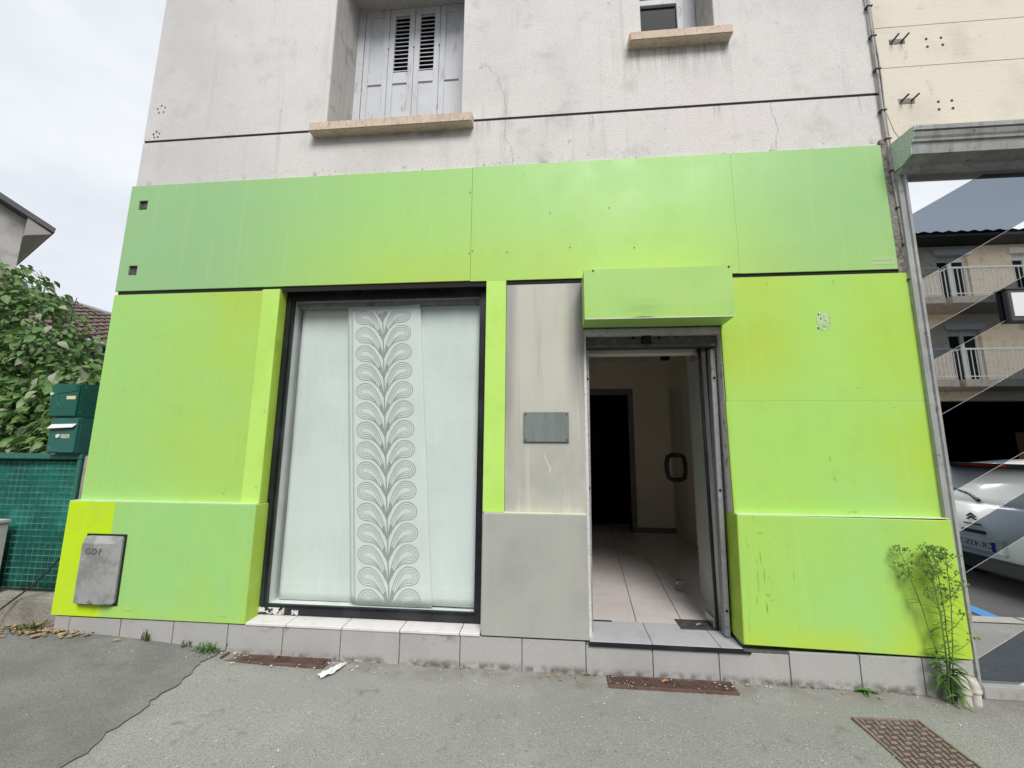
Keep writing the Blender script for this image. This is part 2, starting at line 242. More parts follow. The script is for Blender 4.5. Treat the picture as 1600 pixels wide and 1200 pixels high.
def leafmat(name, c1, c2, c3):
    m = mat(name, c1, .5, layers=[LY(c2, 8.0, .42, .58, .9), LY(c3, 13, .54, .66, .8, off=4), LY(tuple(q * .55 for q in c1), 5.0, .5, .7, .6, off=8)], spec=.35)
    nt = m.node_tree; b = nt.nodes['Principled BSDF']; o = nt.nodes['Material Output']
    tl = nt.nodes.new('ShaderNodeBsdfTranslucent'); mx = nt.nodes.new('ShaderNodeMixShader'); mx.inputs['Fac'].default_value = .28
    src = b.inputs['Base Color'].links[0].from_socket
    nt.links.new(src, tl.inputs['Color']); nt.links.new(b.outputs[0], mx.inputs[1]); nt.links.new(tl.outputs[0], mx.inputs[2]); nt.links.new(mx.outputs[0], o.inputs['Surface'])
    return m
M['leaf'] = leafmat('shrub_leaf', (.135, .255, .065), (.085, .19, .06), (.27, .35, .09))
M['leaf_pale'] = leafmat('pale_shrub_leaf', (.36, .40, .27), (.26, .33, .18), (.46, .46, .34))
M['bark'] = mat('bark', (.10, .075, .055), .9, bumps=[('noise', 40, .6, .01, (1, 1, .3))])
M['weed'] = leafmat('weed_leaf', (.13, .27, .06), (.09, .20, .045), (.21, .33, .11))
M['weed_stem'] = mat('weed_stem', (.14, .25, .06), .7)
M['weed_flower'] = mat('weed_flower', (.20, .33, .07), .8, layers=[LY((.42, .48, .20), 90, .55, .65, .8)])
M['moss'] = leafmat('grass_tuft', (.085, .125, .035), (.13, .14, .055), (.16, .12, .06))
M['house_wall'] = mat('grey_house_render', (.44, .43, .41), .95, layers=[LY((.30, .29, .275), .7, .42, .65, .9), LY((.20, .19, .18), 1.6, .55, .7, .6)], bumps=[('noise', 10, .4, .02, None)])
M['fascia_wood'] = mat('dark_fascia_board', (.10, .10, .105), .7)
M['soffit'] = mat('soffit_boards', (.33, .31, .29), .8, layers=[LY((.33, .31, .29), 4, .45, .65, .7)])
M['roof_tile'] = mat('brown_roof_tile', (.145, .10, .085), .85, layers=[LY((.10, .072, .064), 5, .42, .6, .9, st=(1, 3, 1)), LY((.20, .15, .13), 9, .55, .7, .7, off=3)], bumps=[('noise', 30, .5, .01, None)])
M['gutter'] = mat('pale_zinc_gutter', (.42, .43, .44), .5, metal=.3)
M['slate_wall'] = mat('dark_grey_wall', (.12, .13, .15), .9, layers=[LY((.09, .10, .11), 3, .45, .65, .7)])
M['opp_wall'] = mat('beige_roughcast', (.84, .72, .56), .95, layers=[LY((.74, .61, .46), 3, .45, .65, .8), LY((.46, .36, .26), 12, .60, .70, .7), LY((.84, .73, .58), 8, .55, .7, .6, off=5)], bumps=[('noise', 14, .6, .02, None)])
M['opp_slab'] = mat('balcony_slab', (.46, .41, .36), .9, layers=[LY((.34, .30, .26), 5, .5, .66, .7)])
M['opp_white'] = mat('white_joinery', (.76, .76, .75), .5)
M['opp_roof'] = mat('dark_corrugated_roof', (.05, .055, .05), .8)
M['brick_orange'] = mat('orange_brick', (.40, .20, .11), .9, layers=[LY((.28, .13, .08), 10, .5, .65, .8)])
M['car_white'] = mat('white_car_paint', (.80, .81, .81), .25, coat=.6, obj=True)
M['car_black'] = mat('black_car_trim', (.015, .015, .016), .35, obj=True)
M['car_grey'] = mat('grey_car_bumper', (.06, .062, .065), .55, obj=True)
M['tyre'] = mat('tyre_rubber', (.02, .02, .02), .85, obj=True)
M['rim'] = mat('alloy_rim', (.5, .5, .51), .3, metal=.9, obj=True)
M['red_lens'] = mat('red_lamp_lens', (.42, .012, .012), .15, obj=True)
M['plate_white'] = mat('number_plate_white', (.78, .78, .77), .4, obj=True)
M['plate_blue'] = mat('number_plate_blue', (.02, .06, .42), .4, obj=True)
M['plate_text'] = mat('number_plate_black', (.01, .01, .01), .5, obj=True)
M['win_dark'] = mat('dark_window_glass', (.022, .027, .030), .08, spec=.015)
M['sign_face'] = mat('white_sign_face', (.74, .75, .78), .4)

def glassmat(name, tint, refl=0.12, rough=0.0):
    m = bpy.data.materials.new(name); m.use_nodes = True
    nt = m.node_tree; N, L = nt.nodes, nt.links
    for n in list(N): N.remove(n)
    o = N.new('ShaderNodeOutputMaterial'); tr = N.new('ShaderNodeBsdfTransparent'); gl = N.new('ShaderNodeBsdfGlossy'); mx = N.new('ShaderNodeMixShader'); fr = N.new('ShaderNodeFresnel')
    tr.inputs['Color'].default_value = (*tint, 1); gl.inputs['Roughness'].default_value = rough; fr.inputs['IOR'].default_value = 1.5
    ad = N.new('ShaderNodeMath'); ad.operation = 'ADD'; ad.inputs[1].default_value = refl; ad.use_clamp = True
    ge = N.new('ShaderNodeNewGeometry'); iv = N.new('ShaderNodeMath'); iv.operation = 'SUBTRACT'; iv.inputs[0].default_value = 1.0; L.new(ge.outputs['Backfacing'], iv.inputs[1])
    mu = N.new('ShaderNodeMath'); mu.operation = 'MULTIPLY'
    L.new(fr.outputs[0], ad.inputs[0]); L.new(ad.outputs[0], mu.inputs[0]); L.new(iv.outputs[0], mu.inputs[1]); L.new(mu.outputs[0], mx.inputs['Fac']); L.new(tr.outputs[0], mx.inputs[1]); L.new(gl.outputs[0], mx.inputs[2]); L.new(mx.outputs[0], o.inputs['Surface'])
    return m
M['glass'] = glassmat('shop_glass', (.965, .985, .978), .03)
M['door_glass'] = glassmat('door_glass', (.93, .945, .935), .0)

# ------------------------------------------------------------------ mesh helpers
class MB:
    def __init__(s): s.v = []; s.f = []; s.mi = []; s.smooth = []
    def add(s, verts, faces, mi=0, smooth=False):
        o = len(s.v); s.v += [tuple(q) for q in verts]
        for f in faces: s.f.append([i + o for i in f]); s.mi.append(mi); s.smooth.append(smooth)
        return s
    def box(s, x0, x1, y0, y1, z0, z1, mi=0):
        v = [(x, y, z) for x in (x0, x1) for y in (y0, y1) for z in (z0, z1)]
        return s.add(v, [(0, 1, 3, 2), (4, 6, 7, 5), (0, 4, 5, 1), (2, 3, 7, 6), (0, 2, 6, 4), (1, 5, 7, 3)], mi)
    def hexa(s, a, b, mi=0):            # two quads a (4 pts) and b (4 pts), facing loops
        return s.add(list(a) + list(b), [(3, 2, 1, 0), (4, 5, 6, 7), (0, 1, 5, 4), (1, 2, 6, 5), (2, 3, 7, 6), (3, 0, 4, 7)], mi)
    def prism(s, poly, axis, a, b, mi=0):  # poly 2D extruded along axis from a to b
        n = len(poly)
        def P(q, t):
            return (t, q[0], q[1]) if axis == 'x' else ((q[0], t, q[1]) if axis == 'y' else (q[0], q[1], t))
        v = [P(q, a) for q in poly] + [P(q, b) for q in poly]
        return s.add(v, [tuple(range(n))[::-1], tuple(range(n, 2 * n))] + [(i, (i + 1) % n, (i + 1) % n + n, i + n) for i in range(n)], mi)
    def quad(s, *p, mi=0): return s.add(p, [tuple(range(len(p)))], mi)
    def tube(s, pts, r, n=8, mi=0, caps=True):
        pts = [Vector(q) for q in pts]; rs = r if isinstance(r, (list, tuple)) else [r] * len(pts)
        V = []; prev = None
        for i, q in enumerate(pts):
            d = (pts[min(i + 1, len(pts) - 1)] - pts[max(i - 1, 0)])
            d = d.normalized() if d.length > 1e-9 else Vector((0, 0, 1))
            if prev is None: a = d.orthogonal().normalized()
            else:
                a = prev - d * prev.dot(d); a = a.normalized() if a.length > 1e-6 else d.orthogonal().normalized()
            prev = a; b = d.cross(a)
            V += [q + (a * math.cos(2 * math.pi * k / n) + b * math.sin(2 * math.pi * k / n)) * rs[i] for k in range(n)]
        F = []
        for i in range(len(pts) - 1):
            for k in range(n):
                F.append((i * n + k, i * n + (k + 1) % n, (i + 1) * n + (k + 1) % n, (i + 1) * n + k))
        s.add(V, F, mi, True)
        if caps: s.add(V[:n], [tuple(range(n))[::-1]], mi); s.add(V[-n:], [tuple(range(n))], mi)
        return s
    def cyl(s, c, axis, r, h, n=16, mi=0):
        c = Vector(c); d = {'x': Vector((1, 0, 0)), 'y': Vector((0, 1, 0)), 'z': Vector((0, 0, 1))}[axis] if isinstance(axis, str) else Vector(axis).normalized()
        return s.tube([c - d * h / 2, c + d * h / 2], r, n, mi)

def link(name, me, parent, off):
    o = bpy.data.objects.new(name, me); COL.objects.link(o)
    if parent is not None: o.parent = parent
    return o
WLOC = {}
def wloc(o):
    return WLOC.get(o.name, Vector((0, 0, 0)))
def build(name, mb, m, parent=None, bevel=0, seg=2, local=False, kind=None, label=None, origin=None):
    """one mesh object; coordinates are world coordinates unless local"""
    off = Vector((0, 0, 0)) if local else (wloc(parent) if parent is not None else (Vector(origin) if origin else Vector((0, 0, 0))))
    me = bpy.data.meshes.new(name)
    me.from_pydata([(v[0] - off.x, v[1] - off.y, v[2] - off.z) for v in mb.v], [], mb.f)
    ms = m if isinstance(m, (list, tuple)) else [m]
    for q in ms: me.materials.append(M[q] if isinstance(q, str) else q)
    for i, pl in enumerate(me.polygons): pl.material_index = mb.mi[i]; pl.use_smooth = mb.smooth[i]
    bm = bmesh.new(); bm.from_mesh(me)
    bmesh.ops.recalc_face_normals(bm, faces=bm.faces)
    if bevel:
        bmesh.ops.bevel(bm, geom=[e for e in bm.edges if len(e.link_faces) == 2 and e.calc_face_angle(0) > .5], offset=bevel, segments=seg, affect='EDGES', clamp_overlap=True)
    bm.to_mesh(me); bm.free(); me.update()
    o = link(name, me, parent, off)
    if not local: 
        if parent is None and origin: o.location = off; WLOC[o.name] = off.copy()
        elif parent is not None: WLOC[o.name] = off.copy()
    if kind: o['kind'] = kind
    if label: o['label'] = label
    return o
def thing(name, label, cat, loc=(0, 0, 0), group=None, rz=0):
    o = bpy.data.objects.new(name, None); COL.objects.link(o); o.location = loc; o.rotation_euler = (0, 0, rz)
    o.empty_display_size = .1
    o['label'] = label; o['category'] = cat
    if group: o['group'] = group
    WLOC[o.name] = Vector(loc); return o
def tag(o, label, cat, group=None):
    o['label'] = label; o['category'] = cat
    if group: o['group'] = group
    return o
def structure(o): o['kind'] = 'structure'; return o
def B(*a): return MB().box(*a)
def copy_to(o, parent, loc=None, rot=None, scale=None):
    c = o.copy(); COL.objects.link(c); c.parent = parent
    if loc is not None: c.location = loc
    if rot is not None: c.rotation_euler = rot
    if scale is not None: c.scale = scale
    return c

def holed_slab(mb, x0, x1, z0, z1, y0, y1, holes, mi=0):
    """vertical slab with rectangular holes (hx0,hx1,hz0,hz1)"""
    xs = sorted({x0, x1, *[h[0] for h in holes], *[h[1] for h in holes]}); zs = sorted({z0, z1, *[h[2] for h in holes], *[h[3] for h in holes]})
    xs = [x for x in xs if x0 <= x <= x1]; zs = [z for z in zs if z0 <= z <= z1]
    def solid(i, j):
        if i < 0 or j < 0 or i >= len(xs) - 1 or j >= len(zs) - 1: return False
        cx, cz = (xs[i] + xs[i + 1]) / 2, (zs[j] + zs[j + 1]) / 2
        return not any(h[0] < cx < h[1] and h[2] < cz < h[3] for h in holes)
    idx = {}; V = []; F = []
    def vi(i, j, k):
        if (i, j, k) not in idx: idx[(i, j, k)] = len(V); V.append((xs[i], (y0, y1)[k], zs[j]))
        return idx[(i, j, k)]
    for i in range(len(xs) - 1):
        for j in range(len(zs) - 1):
            if not solid(i, j): continue
            F.append((vi(i, j, 0), vi(i + 1, j, 0), vi(i + 1, j + 1, 0), vi(i, j + 1, 0)))
            F.append((vi(i, j, 1), vi(i, j + 1, 1), vi(i + 1, j + 1, 1), vi(i + 1, j, 1)))
            for (di, dj, a, b2) in ((-1, 0, (i, j), (i, j + 1)), (1, 0, (i + 1, j + 1), (i + 1, j)), (0, -1, (i + 1, j), (i, j)), (0, 1, (i, j + 1), (i + 1, j + 1))):
                if not solid(i + di, j + dj):
                    F.append((vi(*a, 0), vi(*b2, 0), vi(*b2, 1), vi(*a, 1)))
    mb.add(V, F, mi); return mb

def clip_poly(poly, x0, x1, y0, y1):
    def clip(pl, inside, inter):
        out = []
        for i in range(len(pl)):
            a, b = pl[i - 1], pl[i]
            if inside(b):
                if not inside(a): out.append(inter(a, b))
                out.append(b)
            elif inside(a): out.append(inter(a, b))
        return out
    def ix(v):
        return lambda a, b: (v, a[1] + (b[1] - a[1]) * (v - a[0]) / (b[0] - a[0]))
    def iy(v):
        return lambda a, b: (a[0] + (b[0] - a[0]) * (v - a[1]) / (b[1] - a[1]), v)
    for ins, it in ((lambda q: q[0] >= x0, ix(x0)), (lambda q: q[0] <= x1, ix(x1)), (lambda q: q[1] >= y0, iy(y0)), (lambda q: q[1] <= y1, iy(y1))):
        if not poly: return []
        poly = clip(poly, ins, it)
    return poly

# ------------------------------------------------------------------ ground
def gz(x, y):
    """pavement height: flat at the door, rising to the left, falling to the kerb"""
    t = min(1, max(0, (-1.6 - x) / 1.8)); z = 0.085 * t * t * (3 - 2 * t)
    z *= min(1, max(0, 1 + (y + .1) / 1.1)) if y < -.1 else 1
    if y < -.5: z -= .05 * (-.5 - y)
    if x > 1.9: z -= .02 * min(1, (x - 1.9) / .4)
    return z
def sheet(name, x0, x1, y0, y1, dx, dy, m, dz=0.0, mask=None):
    nx, ny = max(1, round((x1 - x0) / dx)), max(1, round((y1 - y0) / dy))
    V = [(x0 + (x1 - x0) * i / nx, y0 + (y1 - y0) * j / ny) for j in range(ny + 1) for i in range(nx + 1)]
    V = [(x, y, gz(x, y) + dz) for x, y in V]
    F = [(j * (nx + 1) + i, j * (nx + 1) + i + 1, (j + 1) * (nx + 1) + i + 1, (j + 1) * (nx + 1) + i) for j in range(ny) for i in range(nx)]
    mb = MB(); mb.add(V, F, 0, True); return build(name, mb, m)
ground = structure(build('ground', MB().quad((-300, -300, -.23), (300, -300, -.23), (300, 300, -.23), (-300, 300, -.23)), 'road'))
road = structure(build('road', MB().quad((-60, -8.2, -.2), (60, -8.2, -.2), (60, -1.38, -.2), (-60, -1.38, -.2)), 'road'))
pave = structure(sheet('pavement', -4.5, 6.0, -1.22, .30, .1, .076, 'asphalt'))
structure(build('pavement', MB().box(-40, -4.5, -1.22, .3, -.24, .085).box(6.0, 40, -1.22, .3, -.24, -.02), 'asphalt'))
kb = MB()
for i in range(-12, 14): kb.box(i * 1.0 + .004, i * 1.0 + .996, -1.38, -1.22, -.24, gz(i, -1.22) + .004)
k_ = structure(build('kerb', kb, 'kerb', bevel=.012))
structure(build('far_pavement', B(-60, 60, -11.7, -8.2, -.24, -.07), 'asphalt'))
# darker old asphalt at the left with its ragged edge
edge = [(-2.16, .02), (-2.17, -.12), (-2.19, -.20), (-2.16, -.30), (-2.13, -.42), (-2.15, -.55), (-2.11, -.66), (-2.14, -.8), (-2.10, -.92), (-2.13, -1.05), (-2.11, -1.215)]
pm = MB(); V = []; nx = 26
fine = []
for a, b in zip(edge, edge[1:]):
    for k in range(4):
        t = k / 4; fine.append((a[0] + (b[0] - a[0]) * t + rnd.uniform(-.012, .012), a[1] + (b[1] - a[1]) * t))
fine.append(edge[-1])
for (ex, ey) in fine:
    for i in range(nx + 1):
        x = -4.45 + (ex + 4.45) * i / nx; V.append((x, ey, gz(x, ey) + .005))
F = [(j * (nx + 1) + i, j * (nx + 1) + i + 1, (j + 1) * (nx + 1) + i + 1, (j + 1) * (nx + 1) + i) for j in range(len(fine) - 1) for i in range(nx)]
pm.add(V, F, 0, True); structure(build('asphalt_patch', pm, 'asphalt_dark'))
em = MB()
for k, (a, b) in enumerate(zip(fine, fine[1:])):
    w = .0005 + .0045 * abs(mnoise.noise(Vector((k * .37, 2, 0))))
    em.quad((a[0] - w, a[1], gz(*a) + .008), (a[0] + .004, a[1], gz(*a) + .008), (b[0] + .004, b[1], gz(*b) + .008), (b[0] - w, b[1], gz(*b) + .008))
structure(build('pavement_crack', em, 'moss_dirt'))
structure(build('garden_ground', B(-40, -3.45, .30, 60, -.2, .08), 'moss'))
# painted road marks beyond the kerb
structure(build('road_marking', MB().quad((3.9, -1.53, -.196), (3.78, -1.41, -.196), (9.6, -1.41, -.196), (9.6, -1.50, -.196)), 'white_mark'))
structure(build('blue_road_marking', MB().quad((4.30, -2.02, -.192), (4.14, -1.92, -.192), (4.08, -1.52, -.192), (4.26, -1.60, -.192)).quad((4.30, -2.02, -.192), (4.26, -3.7, -.192), (4.10, -3.7, -.192), (4.14, -1.92, -.192)), 'blue_mark'))

# ------------------------------------------------------------------ the shop building
shop = thing('shop_building', 'pale stuccoed building with the empty lime green shopfront on its ground floor', 'building', (-.5, .5, 0))
X0, X1 = -3.447, 2.42
WIN = (-2.075, -.455, .20, 2.585); DOOR = (.262, 1.172, -.2, 2.16)
UW1 = (-1.81, -.68, 3.95, 5.58); UW2 = (.745, 1.305, 4.55, 5.95)
build('ground_floor_wall', holed_slab(MB(), X0, X1, -.2, 3.9245, .02, .30, [WIN, DOOR]), 'stucco', shop)
build('upper_wall', holed_slab(MB(), X0, X1, 3.947, 9.2, .02, .50, [UW1, UW2]), 'stucco', shop)
build('expansion_joint', B(X0 + .006, X1 - .002, .0255, .45, 3.90, 3.96), 'grout_dark', shop)
build('side_wall', MB().box(X0, X0 + .25, .30, 9, -.2, 3.93).box(X1 - .2, X1, .30, 9, -.2, 3.93).box(X0, X0 + .25, .50, 9, 3.944, 9.2).box(X1 - .2, X1, .50, 9, 3.944, 9.2).box(X0 + .25, X1 - .2, 8.8, 9, -.2, 9.2), 'stucco', shop)
build('roof', MB().box(X0 - .3, X1, -.25, 9.3, 9.2, 9.4), 'fascia_wood', shop)
# reveals of the upstairs windows
def reveal(w, y1, name):
    x0, x1, z0, z1 = w; e = .003
    build(name, MB().box(x0 - .0, x0 + e, .026, y1, z0, z1).box(x1 - e, x1, .026, y1, z0, z1).box(x0 + e, x1 - e, .026, y1, z1 - e, z1), 'reveal', shop)
reveal(UW1, .5, 'window_reveal'); reveal(UW2, .5, 'window_reveal')
build('floor_slab', MB().box(X0 + .25, X1 - .2, .55, 8.8, 3.4, 3.6), 'void', shop)
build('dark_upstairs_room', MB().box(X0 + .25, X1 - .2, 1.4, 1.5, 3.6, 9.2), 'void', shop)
# stone sills
def sill(x0, x1, zb, zt, yf):
    s = MB().prism([(yf, zb), (yf, zt - .012), (yf + .012, zt), (.45, zt + .03), (.45, zb + .002), (.0, zb)], 'x', x0, x1)
    return build('window_sill', s, 'sill_stone', shop, bevel=.005)
sill(-1.908, -.580, 3.868, 3.952, -.062); sill(.640, 1.402, 4.470, 4.552, -.062)
# hinged shutters of the first window, four leaves
def shutter(x0, x1, louvre):
    y0, y1, z0, z1 = .405, .44, 4.0, 5.552; st = .052
    f = MB().box(x0, x0 + st, y0, y1, z0, z1).box(x1 - st, x1, y0, y1, z0, z1)
    rails = [(z0, z0 + .09), (4.73, 4.85), (z1 - .075, z1)]
    for a, b in rails: f.box(x0 + st, x1 - st, y0 + .001, y1 - .001, a, b)
    o = build('shutter', f, 'shutter', shop, bevel=.003)
    build('panel', B(x0 + st - .004, x1 - st + .004, y0 + .012, y1 - .008, z0 + .085, 4.735), 'shutter', o, bevel=.004)
    if louvre:
        n = 14; zz0, zz1 = 4.85, z1 - .075
        for i in range(n):
            zc = zz0 + (i + .5) * (zz1 - zz0) / n
            c, s = .017, .013
            sl = MB().add([(x0 + st, y0 + .003, zc - s), (x1 - st, y0 + .003, zc - s), (x1 - st, y1 - .004, zc + s), (x0 + st, y1 - .004, zc + s),
                           (x0 + st, y0 + .003, zc - s + .008), (x1 - st, y0 + .003, zc - s + .008), (x1 - st, y1 - .004, zc + s + .008), (x0 + st, y1 - .004, zc + s + .008)],
                          [(0, 1, 2, 3), (7, 6, 5, 4), (0, 4, 5, 1), (1, 5, 6, 2), (2, 6, 7, 3), (3, 7, 4, 0)])
            build('slat', sl, 'shutter', o)
    else:
        build('panel', B(x0 + st - .004, x1 - st + .004, y0 + .012, y1 - .008, 4.845, z1 - .07), 'shutter', o, bevel=.004)
    for zc in (4.35, 5.15):
        build('hinge', MB().cyl((x1, y0 - .003, zc), 'z', .007, .08, 8), 'shutter', o)
for a, b, l in ((-1.735, -1.497, False), (-1.493, -1.249, True), (-1.245, -1.003, True), (-.999, -.755, False)): shutter(a, b, l)
build('shutter_post', MB().box(-1.806, -1.739, .40, .46, 3.96, 5.576).box(-.751, -.684, .40, .46, 3.96, 5.576).box(-1.739, -.751, .402, .458, 5.556, 5.576), 'shutter', shop)
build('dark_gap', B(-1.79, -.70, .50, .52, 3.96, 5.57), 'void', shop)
# second upstairs window, plain casement set deep
w2 = build('upstairs_window', MB().box(.75, .79, .33, .39, 4.57, 5.93).box(1.14, 1.20, .33, .39, 4.57, 5.93).box(.79, 1.14, .331, .389, 4.57, 4.62).box(.79, 1.14, .331, .389, 5.25, 5.31).box(1.20, 1.30, .34, .40, 4.57, 5.93), 'shutter', shop, bevel=.004)
build('pane', B(.785, 1.145, .355, .365, 4.6, 5.92), 'win_dark', w2)

def wall_crack(pts, w):
    mb = MB(); y = .0192
    P = []
    for a, b in zip(pts, pts[1:]):
        for k in range(7):
            t = k / 7; P.append((a[0] + (b[0] - a[0]) * t + rnd.uniform(-.008, .008), a[1] + (b[1] - a[1]) * t))
    P.append(pts[-1])
    for k, (a, b) in enumerate(zip(P, P[1:])):
        ww = w * (.4 + .9 * abs(mnoise.noise(Vector((k * .6, w * 900, 0)))))
        mb.quad((a[0] - ww, y, a[1]), (a[0] + ww, y, a[1]), (b[0] + ww, y, b[1]), (b[0] - ww, y, b[1]))
    build('wall_crack', mb, 'crack', shop)
wall_crack([(-.50, 4.46), (-.40, 4.32), (-.33, 4.12), (-.33, 3.96)], .0016); wall_crack([(-.33, 3.92), (-.335, 3.78), (-.27, 3.66), (-.26, 3.52)], .0020); wall_crack([(1.66, 3.93), (1.66, 3.82), (1.69, 3.74), (1.665, 3.52)], .0018)
# fascia band of three painted panels, two square holes at the left end
holes = [(-3.372, -3.294, 3.291, 3.371), (-3.372, -3.297, 2.720, 2.800)]
f1 = build('fascia_panel', holed_slab(MB(), -3.461, -.5755, 2.587, 3.510, .0, .016, holes), 'green_fascia', shop, bevel=.002, seg=1, label='left fascia panel with two square holes at its end')
build('fascia_panel', B(-.5735, 1.3318, .0, .0165, 2.582, 3.512), 'green_fascia', shop, bevel=.0006, seg=1)
f3 = build('fascia_panel', B(1.3324, 2.352, .0, .016, 2.580, 3.509), 'green_fascia', shop, bevel=.0006, seg=1)
build('hole_shade_plate', MB().box(-3.373, -3.293, .0166, .0192, 3.290, 3.372).box(-3.373, -3.296, .0166, .0192, 2.719, 2.801), 'hole_shade_rust', f1)  # dark plates added behind the holes to stand for the shade inside
build('gap_shade_strip', B(-3.44, 2.395, .009, .0185, 2.545, 2.592), 'dark_hole', shop)  # near-black strip added for the shade between fascia and panels
def screw(x, z, y=0.0, r=.006):
    return MB().cyl((x, y - .001, z), 'y', r, .006, 8)
sm = MB()
for x, z in ((-.59, 3.30), (-.585, 2.80), (-.562, 2.82), (-.30, 2.80), (.02, 3.10), (.16, 2.82), (.45, 3.12), (.62, 2.80)):
    sm.cyl((x, -.001, z), 'y', .0035, .006, 8)
build('screws', sm, 'grout_dark', f1, kind='stuff')
# left cladding
build('cladding_panel', B(-3.460, -2.205, .0, .0185, .967, 2.556), 'green_left', shop, bevel=.002, seg=1, label='tall green panel left of the shop window')
build('window_pilaster', MB().box(-2.187, -2.049, -.012, .070, .969, 2.562), 'green_strip', shop, bevel=.002, seg=1)
build('window_return', B(-2.0485, -2.0465, -.008, .073, .97, 2.56), 'green_return', shop)
build('pilaster_flange', B(-2.204, -2.188, -.004, .0185, .968, 2.558), 'green_left', shop)
build('lower_panel', B(-3.480, -2.036, -.055, .066, .194, .966), 'green_low_left', shop, bevel=.003, seg=1, label='lower left green panel with a bright unfaded strip')
build('lower_return', B(-2.0355, -2.0335, -.052, .073, .196, .963), 'green_return', shop)
build('ledge_flashing', MB().box(-3.478, -2.05, -.0535, -.001, .9665, .9705), 'ledge', shop)
# grey cladding between window and door
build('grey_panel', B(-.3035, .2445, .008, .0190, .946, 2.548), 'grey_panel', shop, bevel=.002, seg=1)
build('green_strip', B(-.452, -.306, .0, .0715, .942, 2.583), 'green_strip', shop, bevel=.002, seg=1, label='bright green strip right of the shop window')
build('grey_lower_panel', B(-.440, .238, -.055, .069, .196, .943), 'grey_low', shop, bevel=.003, seg=1)
build('ledge_flashing', B(-.304, .236, -.0535, .007, .9435, .9475), 'ledge', shop)
# right cladding
r1 = build('cladding_panel', B(1.184, 2.402, .0, .0185, 1.6892, 2.551), 'green_right', shop, bevel=.0006, seg=1, label='upper green panel right of the door')
r2 = build('cladding_panel', B(1.180, 2.401, .0, .0185, .968, 1.6887), 'green_right', shop, bevel=.0006, seg=1, label='middle green panel right of the door')
build('door_return', MB().box(1.1775, 1.1835, .0005, .118, 1.69, 2.213).box(1.1735, 1.1795, .0005, .118, .970, 1.6885), 'green_return', shop)
build('lower_panel', MB().add([(1.168, -.055, .966), (2.392, -.055, .957), (2.400, -.055, .193), (1.153, -.055, .216), (1.168, .019, .966), (2.392, .019, .957), (2.400, .019, .193), (1.153, .019, .216)],
      [(0, 1, 2, 3), (7, 6, 5, 4), (0, 4, 5, 1), (1, 5, 6, 2), (2, 6, 7, 3), (3, 7, 4, 0)]), 'green_low_right', shop, bevel=.003, seg=1, label='lower right green panel behind the tall weed')
build('lower_return', MB().add([(1.1675, -.053, .964), (1.1525, -.053, .218), (1.1525, .118, .218), (1.1675, .118, .964), (1.1655, -.053, .964), (1.1505, -.053, .218), (1.1505, .118, .218), (1.1655, .118, .964)],
      [(0, 1, 2, 3), (7, 6, 5, 4), (0, 4, 5, 1), (1, 5, 6, 2), (2, 6, 7, 3), (3, 7, 4, 0)]), 'green_return', shop)
build('ledge_flashing', B(1.172, 2.388, -.0535, -.001, .9650, .9685), 'ledge', shop)
# shutter box over the door
cb = MB()
nxb, nzb = 18, 8
bx0, bx1, bz0, bz1, byf = .238, 1.188, 2.213, 2.552, -.2
V = []
for j in range(nzb + 1):
    for i in range(nxb + 1):
        x = bx0 + (bx1 - bx0) * i / nxb; z = bz0 + (bz1 - bz0) * j / nzb
        d = .010 * math.exp(-((x - .62) ** 2 + (z - 2.22) ** 2 * 2.5) / .010) + .004 * mnoise.noise(Vector((x * 3, z * 4, 0)))
        V.append((x, byf + d, z + (.012 * math.exp(-((x - .62) ** 2) / .004) if j == 0 else 0)))
Fq = [(j * (nxb + 1) + i, j * (nxb + 1) + i + 1, (j + 1) * (nxb + 1) + i + 1, (j + 1) * (nxb + 1) + i) for j in range(nzb) for i in range(nxb)]
n0 = len(V)
bl = [i for i in range(nxb + 1)]; tl = [nzb * (nxb + 1) + i for i in range(nxb + 1)]
V += [(V[i][0], -.004, bz0 - .004) for i in bl] + [(V[i][0], -.004, bz1) for i in tl]
for i in range(nxb):
    Fq.append((i + 1, i, n0 + i, n0 + i + 1)); Fq.append((tl[i], tl[i + 1], n0 + nxb + 1 + i + 1, n0 + nxb + 1 + i))
lcol = [j * (nxb + 1) for j in range(nzb + 1)]; rcol = [j * (nxb + 1) + nxb for j in range(nzb + 1)]
Fq.append(tuple(lcol) + (n0 + nxb + 1, n0)); Fq.append(tuple(rcol[::-1]) + (n0 + nxb, n0 + 2 * nxb + 1))
Fq.append(tuple(range(n0, n0 + nxb + 1)) + tuple(range(n0 + 2 * nxb + 1, n0 + nxb, -1)))
cb.add(V, Fq)
can = build('shutter_box', cb, 'green_box', shop)
build('trim_edge', MB().box(bx0 + .002, bx1 - .002, byf - .0025, byf + .004, bz0 - .006, bz0 - .001), 'ledge', can)
build('box_screws', MB().cyl((.30, byf - .001, 2.545), 'y', .006, .006, 8).cyl((1.17, byf - .001, 2.543), 'y', .006, .006, 8), 'grout_dark', can, kind='stuff')
